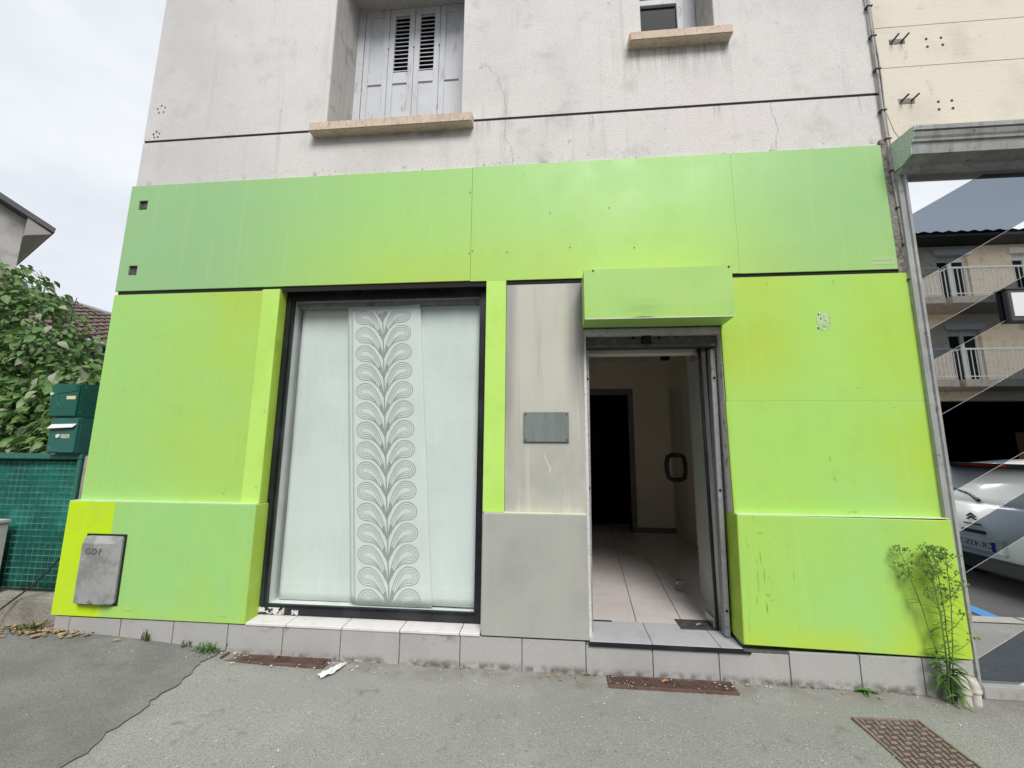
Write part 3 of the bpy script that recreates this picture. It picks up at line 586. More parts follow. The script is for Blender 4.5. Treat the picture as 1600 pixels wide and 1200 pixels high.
# roller shutter bar and guide rails
build('shutter_bottom_bar', MB().box(.268, 1.166, .075, .115, 2.105, 2.208).box(.268, 1.166, .060, .118, 2.078, 2.102).box(.25, 1.176, -.003, .07, 2.203, 2.2115), 'dark_steel', shop, bevel=.003)
build('shutter_lock', MB().box(.66, .72, .045, .074, 2.10, 2.18), 'black_plastic', shop, bevel=.004)
for x in (.60, .78): build('lock_stud', MB().cyl((x, .073, 2.15), 'y', .012, .01, 10), 'black_plastic', shop)
for xa, xb in ((.2625, .288), (1.130, 1.162)):
    t = -.028 if xa > 1 else -.012
    g = MB().add([(xa, .088, 2.07), (xb, .088, 2.07), (xb + t, .088, .197), (xa + t, .088, .197), (xa, .150, 2.07), (xb, .150, 2.07), (xb + t, .150, .197), (xa + t, .150, .197)],
                 [(0, 1, 2, 3), (7, 6, 5, 4), (0, 4, 5, 1), (1, 5, 6, 2), (2, 6, 7, 3), (3, 7, 4, 0)])
    gr = build('guide_rail', g, 'galv', shop, bevel=.003)
    hb = MB()
    for z in (.35, 1.1, 1.86): hb.cyl(((xa + xb) / 2 + t * (2.07 - z) / 1.87, .0875, z), 'y', .009, .006, 10)
    build('bolt_hole', hb, 'dark_hole', gr)
# plinth of granite tiles
pj_ = [-3.452, -3.335, -2.944, -2.551, -2.155, -1.764, -1.365, -.969, -.574, -.180, .215, .617, 1.004, 1.405, 1.794, 2.132, 2.398]
for a, b in zip(pj_, pj_[1:]):
    zt = .186 if not (.2 < a < 1.1) else .168
    d = rnd.uniform(-.0015, .0015)
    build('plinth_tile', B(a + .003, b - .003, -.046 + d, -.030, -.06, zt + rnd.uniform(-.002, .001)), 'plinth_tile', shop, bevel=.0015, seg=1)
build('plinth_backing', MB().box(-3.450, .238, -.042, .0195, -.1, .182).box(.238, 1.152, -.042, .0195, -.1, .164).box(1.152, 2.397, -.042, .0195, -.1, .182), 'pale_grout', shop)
# white sill tiles
sj = [-2.034, -1.745, -1.358, -.970, -.578, -.446]
for a, b in zip(sj, sj[1:]):
    build('sill_tile', MB().hexa([(a + .0025, -.052, .187), (b - .0025, -.052, .187), (b - .0025, -.052, .204), (a + .0025, -.052, .204)], [(a + .0025, .12, .190), (b - .0025, .12, .190), (b - .0025, .12, .209), (a + .0025, .12, .209)]), 'sill_tile', shop, bevel=.002, seg=1)
build('sill_grout', B(-2.03, -.45, -.046, .10, .184, .2), 'pale_grout', shop)
# black window frame and glass
fx0, fx1, fz0, fz1 = -2.068, -.4545, .2105, 2.582
wf = build('window_frame', MB().box(fx0, -2.004, .075, .135, fz0, fz1).box(-.5, fx1, .075, .135, fz0, fz1).box(-2.004, -.5, .0755, .1345, 2.512, fz1).box(-2.004, -.5, .0755, .1345, fz0, .262), 'black_frame', shop, bevel=.004)
build('glazing_bead', MB().box(-2.004, -1.992, .088, .11, .262, 2.512).box(-.512, -.5, .088, .11, .262, 2.512).box(-1.992, -.512, .0885, .1095, 2.500, 2.512).box(-1.992, -.512, .0885, .1095, .262, .274), 'black_frame', wf)
build('pane', B(-1.995, -.509, .0975, .1005, .272, 2.502), 'glass', wf)
build('flaking_paint', MB().box(-2.064, -1.845, .0735, .0748, .2125, .258).box(-1.79, -1.742, .0735, .0748, .213, .246), 'flake', wf)
# window niche lining
build('display_niche', MB().box(-2.12, -2.006, .137, .60, .19, 2.6).box(-.50, -.42, .137, .60, .19, 2.6).box(-2.006, -.50, .137, .60, 2.505, 2.6).box(-2.006, -.50, .137, .60, .19, .262).box(-2.12, -.42, .60, .63, .19, 2.6), 'room_white', shop)
build('blind_housing', B(-2.0, -.505, .15, .22, 2.465, 2.503), 'shop_grey', shop, bevel=.006)

# ---- interior of the shop
RX0, RX1, RY0, RY1, FZ, CZ = -.37, 2.15, .302, 3.42, .19, 2.68
build('floor_base', B(-.4, 2.2, .0196, 5.4, -.1, .180), 'tile_grout', shop)
build('room_wall', MB().box(RX0 - .05, RX0, RY0, RY1 + .05, FZ - .01, 2.9), 'room_wall', shop)
build('room_wall', holed_slab(MB(), RX0 - .05, RX1 + .05, FZ - .01, 2.9, RY1, RY1 + .10, [(.30, 1.175, FZ - .02, 2.17)]), 'room_wall', shop)
build('room_wall', MB().add([(1.205, .16, FZ - .01), (1.235, .90, FZ - .01), (1.40, .90, FZ - .01), (1.40, .16, FZ - .01), (1.205, .16, 2.75), (1.235, .90, 2.75), (1.40, .90, 2.75), (1.40, .16, 2.75)],
      [(3, 2, 1, 0), (4, 5, 6, 7), (0, 1, 5, 4), (1, 2, 6, 5), (2, 3, 7, 6), (3, 0, 4, 7)]), 'room_white', shop, label='white lining wall just inside the door')
build('room_wall', MB().box(1.40, RX1, .80, .90, FZ - .01, 2.9).add([(1.86, .90, FZ - .01), (1.80, RY1, FZ - .01), (RX1, RY1, FZ - .01), (RX1, .90, FZ - .01), (1.86, .90, 2.9), (1.80, RY1, 2.9), (RX1, RY1, 2.9), (RX1, .90, 2.9)],
      [(3, 2, 1, 0), (4, 5, 6, 7), (0, 1, 5, 4), (1, 2, 6, 5), (2, 3, 7, 6), (3, 0, 4, 7)]), 'room_wall', shop)
build('skirting', MB().box(1.25, 1.79, RY1 - .012, RY1 - .001, FZ - .005, FZ + .07), 'door_trim', shop)
build('inner_doorway', MB().box(.21, .30, RY1 - .02, RY1 + .11, FZ - .005, 2.26).box(1.175, 1.25, RY1 - .02, RY1 + .11, FZ - .005, 2.26).box(.30, 1.175, RY1 - .0195, RY1 + .1095, 2.17, 2.26), 'door_trim', shop, bevel=.004)
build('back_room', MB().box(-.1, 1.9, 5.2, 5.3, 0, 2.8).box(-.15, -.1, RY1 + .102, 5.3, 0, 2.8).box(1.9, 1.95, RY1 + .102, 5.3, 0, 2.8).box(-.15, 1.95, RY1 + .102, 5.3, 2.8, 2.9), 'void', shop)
build('power_socket', MB().box(1.30, 1.38, RY1 - .012, RY1 - .001, .46, .54), 'opp_white', shop, bevel=.004)
build('light_switch', MB().box(1.29, 1.37, RY1 - .012, RY1 - .001, 1.30, 1.38), 'opp_white', shop, bevel=.004)
# ceiling of square tiles with a lower bulkhead by the door
build('ceiling_grid', MB().box(RX0 - .05, RX1 + .05, .302, RY1 + .1, 2.705, 2.76), 'door_trim', shop)
for i in range(5):
    for j in range(6):
        a, b = RX0 + i * .55, RX0 + (i + 1) * .55; c, d = .32 + j * .55, .32 + (j + 1) * .55
        if a >= RX1: continue
        build('ceiling_tile', B(a + .004, min(b, RX1) - .004, c + .004, min(d, RY1) - .004, 2.68, 2.704), 'ceiling', shop)
build('door_sensor', MB().box(1.075, 1.150, 1.10, 1.17, 2.215, 2.325).tube([(1.11, 1.13, 2.32), (1.16, 1.10, 2.50), (1.20, 1.08, 2.685)], .006, 6), 'black_plastic', shop, bevel=.008)
# rotated floor tiles
uu, vv = Vector((.9956, -.0935)), Vector((.0935, .9956)); T = .312; og = Vector((.602, .422))
for i in range(-5, 7):
    for j in range(-3, 13):
        c = [og + uu * (i + a) * T + vv * (j + b) * T for a, b in ((.009, .009), (.991, .009), (.991, .991), (.009, .991))]
        pl = clip_poly([(q.x, q.y) for q in c], RX0, RX1, .282, RY1 + .6)
        if len(pl) < 3 or max(q[0] for q in pl) - min(q[0] for q in pl) < .01: continue
        z = FZ + rnd.uniform(-.0006, .0006)
        build('floor_tile', MB().prism(pl, 'z', .1805, z), 'floor_tile', shop)
tj = [.240, .620, 1.020, 1.150]
for k, (a, b) in enumerate(zip(tj, tj[1:])):
    build('threshold_tile', MB().prism([(a + .002 + (.0 if k else 0), -.045), (b - .002, -.045), (b + .008, .278), (a + .012 if k else a, .278)], 'z', .172, .1895), 'thresh_tile', shop, bevel=.001, seg=1)
build('threshold_nosing', MB().box(.240, 1.152, -.054, -.044, .166, .1885).box(.232, 1.19, -.060, -.045, .166, .176), 'black_frame', shop, bevel=.003)
build('floor_spring_plate', B(.862, 1.10, .19, .352, .186, .1935), 'dark_steel', shop, bevel=.001, seg=1)
build('floor_stop', B(.29, .42, .262, .276, .188, .194), 'dark_hole', shop)
# black door frame and the glass door, opened inwards
build('door_frame', MB().box(1.150, 1.204, .152, .24, .1905, 2.2).box(.25, .268, .152, .22, .1905, 2.2).box(.268, 1.150, .153, .235, 2.10, 2.21), 'black_frame', shop, bevel=.003)
build('door_head', MB().box(.2, 1.25, .24, .34, 2.075, 2.75), 'room_wall', shop)
build('door_head', MB().box(RX0, 1.41, .302, .36, 2.755, 2.9), 'room_wall', shop)
build('partition', MB().box(RX0 - .05, .255, .24, .32, FZ - .01, 2.9), 'room_wall', shop)
dx0, dx1 = 1.088, 1.098
gd = build('glass_door', MB().box(dx0, dx1, .205, 1.005, .202, 2.085), 'door_glass', shop, bevel=.001, seg=1)
build('hinge_edge', MB().box(dx0 - .003, dx1 + .006, .188, .204, .195, 2.09), 'black_frame', gd)
build('patch_fitting', MB().box(dx0 - .012, dx1 + .012, .205, .36, .197, .262), 'steel', gd, bevel=.003)
build('patch_fitting', MB().box(dx0 - .012, dx1 + .012, .205, .36, 2.03, 2.088), 'steel', gd, bevel=.003)
lk = MB().box(dx0 - .018, dx1 + .012, .945, 1.004, .195, .275).cyl((dx0 - .022, .975, .245), 'x', .020, .02, 14)
build('bottom_lock', lk, 'steel', gd, bevel=.004)
def pull(sx):
    x = dx0 if sx < 0 else dx1; r = .062
    pts = [(x, .90, 1.318)]
    pts += [(x + sx * (.03 + .0), .90, 1.318), (x + sx * r, .90, 1.302), (x + sx * (r + .012), .90, 1.25), (x + sx * (r + .012), .90, 1.18), (x + sx * r, .90, 1.125), (x + sx * .03, .90, 1.108), (x, .90, 1.108)]
    return MB().tube(pts, .019, 10)
build('handle', pull(-1), 'black_plastic', gd); build('handle', pull(1), 'black_plastic', gd)

# ------------------------------------------------------------------ window display: boards and hanging wallpaper
def wavy_sheet(xs0, xs1, z0, z1, y, amp, seed, nx=24, nz=40, th=.004, tilt=0.0, topcut=0.0, sag=0.0):
    mb = MB(); V = []
    for j in range(nz + 1):
        for i in range(nx + 1):
            u, w = i / nx, j / nz
            zz = z0 + (z1 + topcut * (u - .5) - z0) * w
            x = xs0 + (xs1 - xs0) * u + tilt * (z1 - zz)
            yy = y + amp * mnoise.noise(Vector((x * 2.2 + seed, zz * .7, seed))) + .25 * amp * mnoise.noise(Vector((x * 9, zz * 5 + seed, seed))) + sag * math.sin(math.pi * u) * (1 - w)
            V.append((x, yy, zz))
    n = len(V)
    V += [(a, b + th, c) for a, b, c in V]
    F = []
    for j in range(nz):
        for i in range(nx):
            q = (j * (nx + 1) + i, j * (nx + 1) + i + 1, (j + 1) * (nx + 1) + i + 1, (j + 1) * (nx + 1) + i)
            F.append(q); F.append(tuple(k + n for k in q[::-1]))
    for i in range(nx):
        F.append((i + 1, i, i + n, i + 1 + n)); t = nz * (nx + 1); F.append((t + i, t + i + 1, t + i + 1 + n, t + i + n))
    for j in range(nz):
        a, b = j * (nx + 1), (j + 1) * (nx + 1); F.append((a, b, b + n, a + n)); F.append((b + nx, a + nx, a + nx + n, b + nx + n))
    mb.add(V, F, 0, True); return mb
b1 = build('display_board', wavy_sheet(-1.975, -1.36, .268, 2.47, .200, .008, 1.0), 'board', None, origin=(-1.67, .225, .268))
tag(b1, 'white board at the left inside the shop window, its edge casting a gap', 'display board', 'white boards lining the shop window')
b2 = build('display_board', wavy_sheet(-1.357, -.512, .275, 2.46, .176, .010, 5.0), 'board', None, origin=(-.93, .205, .285))
tag(b2, 'white creased board at the right inside the shop window, behind the wallpaper strip', 'display board', 'white boards lining the shop window')
wp = thing('wallpaper_strip', 'hanging white wallpaper strip with a grey leaf stem pattern in the shop window', 'wallpaper', (-1.2, .15, .27))
TILT = .0795
def wpx(u, z): return u + TILT * (2.44 - z)      # the strip hangs slightly askew
build('paper', wavy_sheet(-1.553, -.990, .272, 2.455, .150, .006, 9.0, th=.0006, tilt=TILT, topcut=.03), 'paper', wp)
build('backing_paper', wavy_sheet(-1.585, -1.05, .280, 2.47, .159, .004, 3.0, th=.0006, tilt=TILT * 1.0, topcut=-.02), 'board', wp)
pr = MB()
def paper_y(x, z): 
    return .150 + .006 * mnoise.noise(Vector((x * 2.2 + 9, z * .7, 9))) + .0015 * mnoise.noise(Vector((x * 9, z * 5 + 9, 9)))
def ribbon(pts, w):
    P = []
    n = len(pts)
    for i, (x, z) in enumerate(pts):
        ax, az = pts[max(i - 1, 0)]; bx, bz = pts[min(i + 1, n - 1)]
        dx, dz = bx - ax, bz - az; l = math.hypot(dx, dz) or 1
        ww = w[i] if isinstance(w, list) else w
        P.append(((x - dz / l * ww / 2, z + dx / l * ww / 2), (x + dz / l * ww / 2, z - dx / l * ww / 2)))
    for (a, b), (c, d) in zip(P, P[1:]):
        q = [a, b, d, c]
        if any(k[1] > 2.428 or k[1] < .276 for k in q): continue
        pr.quad(*[(wpx(k[0], k[1]), paper_y(wpx(k[0], k[1]), k[1]) - .0010, k[1]) for k in q])
def bez(p0, p1, p2, p3, n):
    o = []
    for i in range(n + 1):
        t = i / n; s = 1 - t
        o.append((s ** 3 * p0[0] + 3 * s * s * t * p1[0] + 3 * s * t * t * p2[0] + t ** 3 * p3[0], s ** 3 * p0[1] + 3 * s * s * t * p1[1] + 3 * s * t * t * p2[1] + t ** 3 * p3[1]))
    return o
SX = -1.296
ribbon([(SX, .272 + i * .02) for i in range(110)], .010)
pitch = .1475
for k in range(-2, 17):
    zb = .262 + k * pitch
    for sx in (-1, 1):
        bz = zb + (.0 if sx < 0 else .012)
        cx, cz = .150, .198
        for q, (s, wd) in enumerate(((1.0, .0060), (.74, .0044), (.50, .0034), (.29, .0026))):
            rx, rz = .072 * s, .062 * s
            ccx = cx + .012 * (1 - s)
            sh = (1 - s); b0 = (.003 + .088 * sh, .150 * sh)
            sh = (1 - s)
            upc = bez(b0, (.010 + .085 * sh, .10 + .075 * sh), (.060 + .05 * sh, cz + .048 - .040 * sh), (ccx - .012, cz + rz), 12)
            lob = [(ccx - .012 * math.cos(a * .5 + math.pi / 4 - math.pi / 4) * (1 if a < .01 else .0) + rx * math.sin(a), cz + rz * math.cos(a)) for a in [math.pi * i / 14 for i in range(1, 14)]]
            dnc = bez((ccx - .012, cz - rz), (.098 + .012 * sh, cz - .062 + .050 * sh), (.040 + .062 * sh, .100 + .068 * sh), b0, 12)
            loop = upc + lob + dnc
            if q == 0:
                dr = dnc[::-1]
                for e in range(4):      # solid grey neck where the loops run together
                    nk = [upc[e], upc[e + 1], dr[e + 1], dr[e]]
                    if all(.276 < bz + k_[1] < 2.428 for k_ in nk):
                        pr.quad(*[(wpx(SX + sx * k_[0], bz + k_[1]), paper_y(wpx(SX + sx * k_[0], bz + k_[1]), bz + k_[1]) - .0008, bz + k_[1]) for k_ in nk])
            ribbon([(SX + sx * a, bz + b) for a, b in loop], wd)
build('leaf_print', pr, 'print', wp)

# ------------------------------------------------------------------ small things fixed to the front
pq = thing('name_plaque', 'blank grey green plaque screwed to the grey panel beside the door', 'plaque', (-.02, .0, 1.41))
build('plate', B(-.176, .134, -.006, .0065, 1.411, 1.614), 'plaque', pq, bevel=.002)
for x in (-.162, .118): 
    for z in (1.425, 1.60): build('screw', MB().cyl((x, -.007, z), 'y', .006, .004, 10), 'dark_steel', pq)
rs = MB()
def blotch(cx, cz, w, h, n, y):
    for k in range(n):
        x = cx + rnd.uniform(-w, w) / 2; z = cz + rnd.uniform(-h, h) / 2; r = rnd.uniform(.005, .012); m_ = rnd.randint(4, 6)
        rs.add([(x + r * rnd.uniform(.5, 1.2) * math.cos(2 * math.pi * q / m_), y - .0001 * (k % 9), z + r * rnd.uniform(.6, 1.5) * math.sin(2 * math.pi * q / m_)) for q in range(m_)], [tuple(range(m_))])
blotch(1.838, 2.225, .085, .115, 90, -.0012)
tag(build('sticker_residue', rs, 'residue', None, origin=(1.84, 0, 2.2)), 'square remains of a torn sticker on the right green panel', 'sticker residue')
rs = MB()
for q in range(2):
    z = 2.655 - q * .032
    for i in range(13):
        x = 2.19 + i * .0112; rs.add([(x, -.0012, z - .010), (x + rnd.uniform(.006, .010), -.0012, z - .010), (x + rnd.uniform(.006, .010), -.0012, z + .010), (x, -.0012, z + rnd.uniform(.004, .011))], [(0, 1, 2, 3)])
tag(build('lettering_residue', rs, 'residue2', None, origin=(2.26, 0, 2.63)), 'two faint rows of scraped off lettering at the right end of the fascia', 'lettering residue')
ch = MB()
pts = [(-.034, 1.322), (-.027, 1.305), (-.020, 1.288), (-.012, 1.268), (.000, 1.246), (.006, 1.225), (-.002, 1.205)]
for a, b in zip(pts, pts[1:]): ch.quad((a[0] - .003, .0073, a[1]), (a[0] + .003, .0073, a[1]), (b[0] + .0025, .0073, b[1]), (b[0] - .0025, .0073, b[1]))
tag(build('chalk_scratch', ch, 'chalk', None, origin=(-.02, .007, 1.26)), 'short white scratch on the grey panel below the plaque', 'scratch mark')
cm = MB()
def chip(x, z, w, h, y):
    cm.add([(x + w * rnd.uniform(.35, .6) * math.cos(t), y, z + h * rnd.uniform(.35, .6) * math.sin(t)) for t in [k * 1.047 for k in range(6)]], [tuple(range(6))])
for x, z, w, h in ((1.785, 1.316, .013, .045), (1.80, 1.190, .015, .030), (2.005, 1.77, .020, .012), (1.86, .985, .014, .016), (1.895, .99, .05, .012), (1.50, 2.50, .012, .03), (1.93, 2.50, .012, .03), (-2.60, 2.535, .012, .022), (-2.32, 1.055, .012, .02), (-2.335, 1.03, .02, .01), (-2.08, 2.30, .008, .016), (-2.075, 1.62, .008, .02), (-2.08, 1.08, .01, .016)): chip(x, z, w, h, -.0012 if x > -2.2 and x > 0 else (-.0012 if x < -2.2 else -.0132))
for x, z, w, h in ((1.295, .86, .035, .008), (1.285, .72, .006, .10), (1.262, .58, .006, .16), (1.30, .60, .005, .12), (1.245, .47, .008, .05), (1.315, .50, .030, .020), (1.33, .47, .03, .008), (1.47, .62, .004, .08), (1.30, .43, .01, .07), (-2.06, .72, .006, .02), (-2.055, .61, .006, .012), (-2.06, .40, .008, .02), (-2.9, .245, .10, .006), (-2.2, .235, .08, .006)): chip(x, z, w, h, -.0562)
o_ = build('paint_chips', cm, 'chip', shop, kind='stuff')
# gas meter cover with raised edge and letters
gm = thing('gas_meter_cover', 'grey metal gas meter cover lettered GDF on the lower left panel', 'meter cover', (-3.13, -.055, .28))
gx0, gx1, gz0, gz1 = -3.283, -2.992, .282, .733
build('recess', MB().box(gx0 - .006, gx1 + .014, -.060, -.0555, gz0 - .008, gz1 + .012), 'dark_hole', gm)
gb = MB()
def rr_(x0, x1, z0, z1, r, n=5):
    o = []
    for cx, cz, a0 in ((x1 - r, z1 - r, 0), (x0 + r, z1 - r, 90), (x0 + r, z0 + r, 180), (x1 - r, z0 + r, 270)):
        for k in range(n + 1): a = R(a0 + 90 * k / n); o.append((cx + r * math.cos(a), cz + r * math.sin(a)))
    return o
outer = rr_(gx0, gx1, gz0, gz1, .022); inner = rr_(gx0 + .012, gx1 - .040, gz0 + .010, gz1 - .045, .012)
n = len(outer)
V = [(x, -.060, z) for x, z in outer] + [(x, -.074, z) for x, z in outer] + [(x, -.098, z) for x, z in inner]
F = [(i, (i + 1) % n, (i + 1) % n + n, i + n) for i in range(n)] + [(i + n, (i + 1) % n + n, (i + 1) % n + 2 * n, i + 2 * n) for i in range(n)] + [tuple(range(2 * n, 3 * n))]
gb.add(V, F); build('cover', gb, 'gas_grey', gm, bevel=.002, seg=1)
build('lock', MB().cyl((-3.140, -.101, .305), 'y', .014, .010, 14).cyl((-3.140, -.107, .305), 'y', .007, .004, 3), 'steel', gm)
build('latch', MB().box(gx0 - .012, gx0 + .010, -.080, -.062, .545, .575).box(gx0 - .012, gx0 + .010, -.080, -.062, .505, .535), 'label_dull', gm, bevel=.004)
def text_mesh(s, size, m, parent, mw, name='lettering', extrude=.001, sx=1.0, local=False):
    cu = bpy.data.curves.new('txt', 'FONT'); cu.body = s; cu.size = size; cu.extrude = extrude; cu.align_x = 'CENTER'; cu.align_y = 'CENTER'; cu.space_character = 1.12
    to = bpy.data.objects.new('txt', cu); COL.objects.link(to)
    dg = bpy.context.evaluated_depsgraph_get(); me = bpy.data.meshes.new_from_object(to.evaluated_get(dg))
    bpy.data.objects.remove(to); bpy.data.curves.remove(cu)
    me.name = name; me.transform(mw); me.materials.clear(); me.materials.append(M[m])
    if parent is not None and not local: me.transform(Matrix.Translation(-wloc(parent)))
    return link(name, me, parent, None)
FACE = Matrix.Rotation(R(90), 4, 'X')       # text plane turned to face -Y
for k_, ch_ in enumerate('GDF'):
    text_mesh(ch_, .058, 'gas_text', gm, Matrix.Translation((-3.215 + .047 * k_, -.0985, .632)) @ FACE, 'letter', .0012)
# cables down the joint between the two buildings
cbm = thing('cable_bundle', 'grey cables clipped down the joint between the two buildings', 'cables', (2.41, 0, 2.4))
def wob(z, k, a=.008): return 2.408 + a * mnoise.noise(Vector((z * 2.1, k * 7.3, 0))) + .005 * math.sin(z * 3 + k)
for k, (yy, r) in enumerate(((-.004, .0075), (.002, .006), (-.008, .0045))):
    build('cable', MB().tube([(wob(z, k, .012) + .006 * k - .006, yy, z) for z in [2.30 + i * .06 for i in range(0, 72)]], r, 8), 'cable', cbm)
build('loose_cable', MB().tube([(2.415, -.004, 3.78), (2.425, -.012, 3.70), (2.44, -.018, 3.60), (2.462, -.03, 3.52), (2.49, -.06, 3.47)], .003, 6), 'cable', cbm)
for z in (4.66, 4.40, 4.12, 3.78, 3.55, 3.30, 3.02, 2.75, 2.5): build('clip', MB().box(wob(z, 0) - .022, wob(z, 0) + .020, -.016, .019, z - .006, z + .006), 'clip', cbm, bevel=.003)
# two pairs of bare threaded rods left in the neighbour's wall, with holes of old fixings
for nm, lb, X, Z in (('a', 'upper pair of rusty threaded rods sticking out of the cream wall', 2.55, 4.362), ('b', 'lower pair of rusty threaded rods sticking out of the cream wall', 2.551, 3.862)):
    t = thing('threaded_rods', lb, 'rods', (X + .035, .02, Z), 'bare rods in the cream wall')
    for dx in (0, .068): build('rod', MB().tube([(X + dx, .03, Z), (X + dx + .003, -.042, Z + .003)], .006, 8), 'rust_iron', t)
    build('plate_stain', MB().quad((X - .018, .0186, Z - .022), (X + .09, .0186, Z - .022), (X + .09, .0186, Z + .022), (X - .018, .0186, Z + .022)), 'mortar', t)
for lb, P in (('upper set of four old screw holes in the cream wall', ((2.786, 4.367), (2.886, 4.368), (2.786, 4.301), (2.89, 4.308))), ('lower set of four old screw holes in the cream wall', ((2.794, 3.842), (2.883, 3.845), (2.79, 3.78), (2.882, 3.783)))):
    t = thing('screw_holes', lb, 'screw holes', (P[0][0], .02, P[0][1]), 'screw holes in the cream wall')
    for x, z in P: build('hole', MB().cyl((x, .0205, z), 'y', .009, .006, 9), 'rust_iron', t)
for lb_, mx_, mz_, rr2 in (('upper ring of rusty fixing dabs at the left edge of the stucco', -3.325, 4.245, .036), ('lower ring of rusty fixing dabs just above the joint at the left edge', -3.335, 4.00, .030)):
    hm = thing('fixing_mark', lb_, 'fixing mark', (mx_, .02, mz_), 'rusty fixing marks on the stucco')
    for q in range(5):
        a = q * 1.257 + .4; cx, cz = mx_ + rr2 * math.cos(a), mz_ + rr2 * math.sin(a)
        db = MB(); db.add([(cx + rnd.uniform(.005, .011) * math.cos(t), .0186, cz + rnd.uniform(.006, .013) * math.sin(t)) for t in [k * 1.047 for k in range(6)]], [tuple(range(6))]); build('dab', db, 'hole_shade_rust', hm)

# ------------------------------------------------------------------ the neighbouring building on the right
nb = thing('neighbour_building', 'cream rendered building on the right with a grey mirrored shopfront', 'building', (4.5, .5, 0))
zs_ = [3.28, 4.146, 4.490, 9.0]
build('wall', B(2.424, 9.0, .02, .40, 3.28, 4.143), 'cream', nb); build('wall', B(2.424, 9.0, .02, .40, 4.149, 4.487), 'cream', nb); build('wall', B(2.424, 9.0, .02, .40, 4.493, 9.0), 'cream', nb)
build('joint_backing', B(2.43, 8.99, .030, .35, 3.30, 8.9), 'grout_dark', nb)
build('side_wall', MB().box(2.424, 2.6, .40, 9, 0, 9.0).box(8.8, 9.0, .40, 9, -.1, 9.0).box(2.6, 8.8, 8.8, 9, -.1, 9.0), 'cream', nb)
build('roof', B(2.40, 9.2, -.2, 9.2, 9.0, 9.15), 'fascia_wood', nb)
build('party_joint', MB().box(2.353, 2.424, .0, .0198, 2.55, 3.55).box(2.403, 2.424, .004, .0198, -.05, 2.55), 'mortar', nb)
prof = [(-.035, 3.245), (-.062, 3.262), (-.070, 3.285), (-.098, 3.290), (-.157, 3.312), (-.166, 3.366), (-.171, 3.384), (-.180, 3.386), (-.183, 3.400), (-.192, 3.414), (-.198, 3.432), (-.2005, 3.440), (-.196, 3.444), (-.196, 3.448), (-.208, 3.450), (-.210, 3.478), (-.18, 3.487), (.018, 3.50), (.018, 3.245)]
co = build('cornice', MB().prism(prof, 'x', 2.412, 9.0), 'shop_grey', nb)
build('end_cap', MB().prism([(y * 1.0 + .002, z) for y, z in prof if z > 3.28] + [(.016, 3.288)], 'x', 2.404, 2.412), 'shop_cap', co)
pilp = [(2.408, .019), (2.408, -.026), (2.424, -.032), (2.430, -.024), (2.442, -.024), (2.446, -.036), (2.462, -.036), (2.466, -.028), (2.466, .019)]
pil = MB()
V = []; n = len(pilp)
for z, d in ((.02, -.012), (3.262, 0.0)):
    V += [(x + d - (.012 if z < 1 else 0), y, z) for x, y in pilp]
pil.add(V, [tuple(range(n))[::-1], tuple(range(n, 2 * n))] + [(i, (i + 1) % n, (i + 1) % n + n, i + n) for i in range(n)])
build('pilaster', pil, 'shop_grey', nb)
build('bottom_rail', MB().box(2.445, 8.9, -.034, .018, -.02, .050), 'rail_light', nb, bevel=.004)
build('inner_bead', MB().add([(2.4665, -.020, 3.24), (2.476, -.020, 3.24), (2.452, -.020, .05), (2.4425, -.020, .05), (2.4665, .016, 3.24), (2.476, .016, 3.24), (2.452, .016, .05), (2.4425, .016, .05)],
      [(0, 1, 2, 3), (7, 6, 5, 4), (0, 4, 5, 1), (1, 5, 6, 2), (2, 6, 7, 3), (3, 7, 4, 0)]), 'rail_light', nb)
# mirrored glass in slanting clear and tinted bands
gx, gX, ga, gb_ = 2.44, 8.85, .048, 3.25
cuts = [(2.491, 2.975, .564), (2.506, 2.513, .571), (2.501, 2.166, .563), (2.505, 1.964, .553), (2.494, 1.608, .568), (2.498, 1.136, .559), (2.494, .899, .600), (2.488, .660, .611), (2.492, .195, .613), (2.61, .026, .50)]
def halfclip(pl, x0, z0, s, below):
    g = lambda q: (q[1] - (z0 + s * (q[0] - x0))) * (1 if below else -1)   # <=0 kept
    out = []
    for i in range(len(pl)):
        a, b = pl[i - 1], pl[i]; ga_, gbv = g(a), g(b)
        if gbv <= 0:
            if ga_ > 0: t = ga_ / (ga_ - gbv); out.append((a[0] + (b[0] - a[0]) * t, a[1] + (b[1] - a[1]) * t))
            out.append(b)
        elif ga_ <= 0: t = ga_ / (ga_ - gbv); out.append((a[0] + (b[0] - a[0]) * t, a[1] + (b[1] - a[1]) * t))
    return out
for k in range(len(cuts) + 1):
    pl = [(gx, ga), (gX, ga), (gX, gb_), (gx, gb_)]
    if k > 0: pl = halfclip(pl, cuts[k - 1][0], cuts[k - 1][1] - .003, cuts[k - 1][2], True)
    if k < len(cuts) and pl: pl = halfclip(pl, *cuts[k], False)
    if len(pl) >= 3:
        build('mirror_pane', MB().prism(pl, 'y', .0, .008), 'mirror_dark' if k % 2 else 'mirror_clear', nb, label=('tinted slanting band of mirrored glass' if k % 2 else 'clear slanting band of mirrored glass'))
edge_m = MB()
for (x0, z0, s) in cuts:
    pl = [(gx, ga), (gX, ga), (gX, gb_), (gx, gb_)]
    pl = halfclip(pl, x0, z0 - .0005, s, True); pl = halfclip(pl, x0, z0 - .0030, s, False)
    if len(pl) >= 3: edge_m.prism(pl, 'y', -.0012, -.0004)
build('film_edge', edge_m, 'rail_light', nb)
build('shop_back', B(2.44, 8.9, .02, .3, -.1, 3.279), 'grout_dark', nb)
sb = thing('sign_box', 'dark framed sign box with a blank white face on the mirrored shopfront', 'sign', (3.3, 0, 2.2))
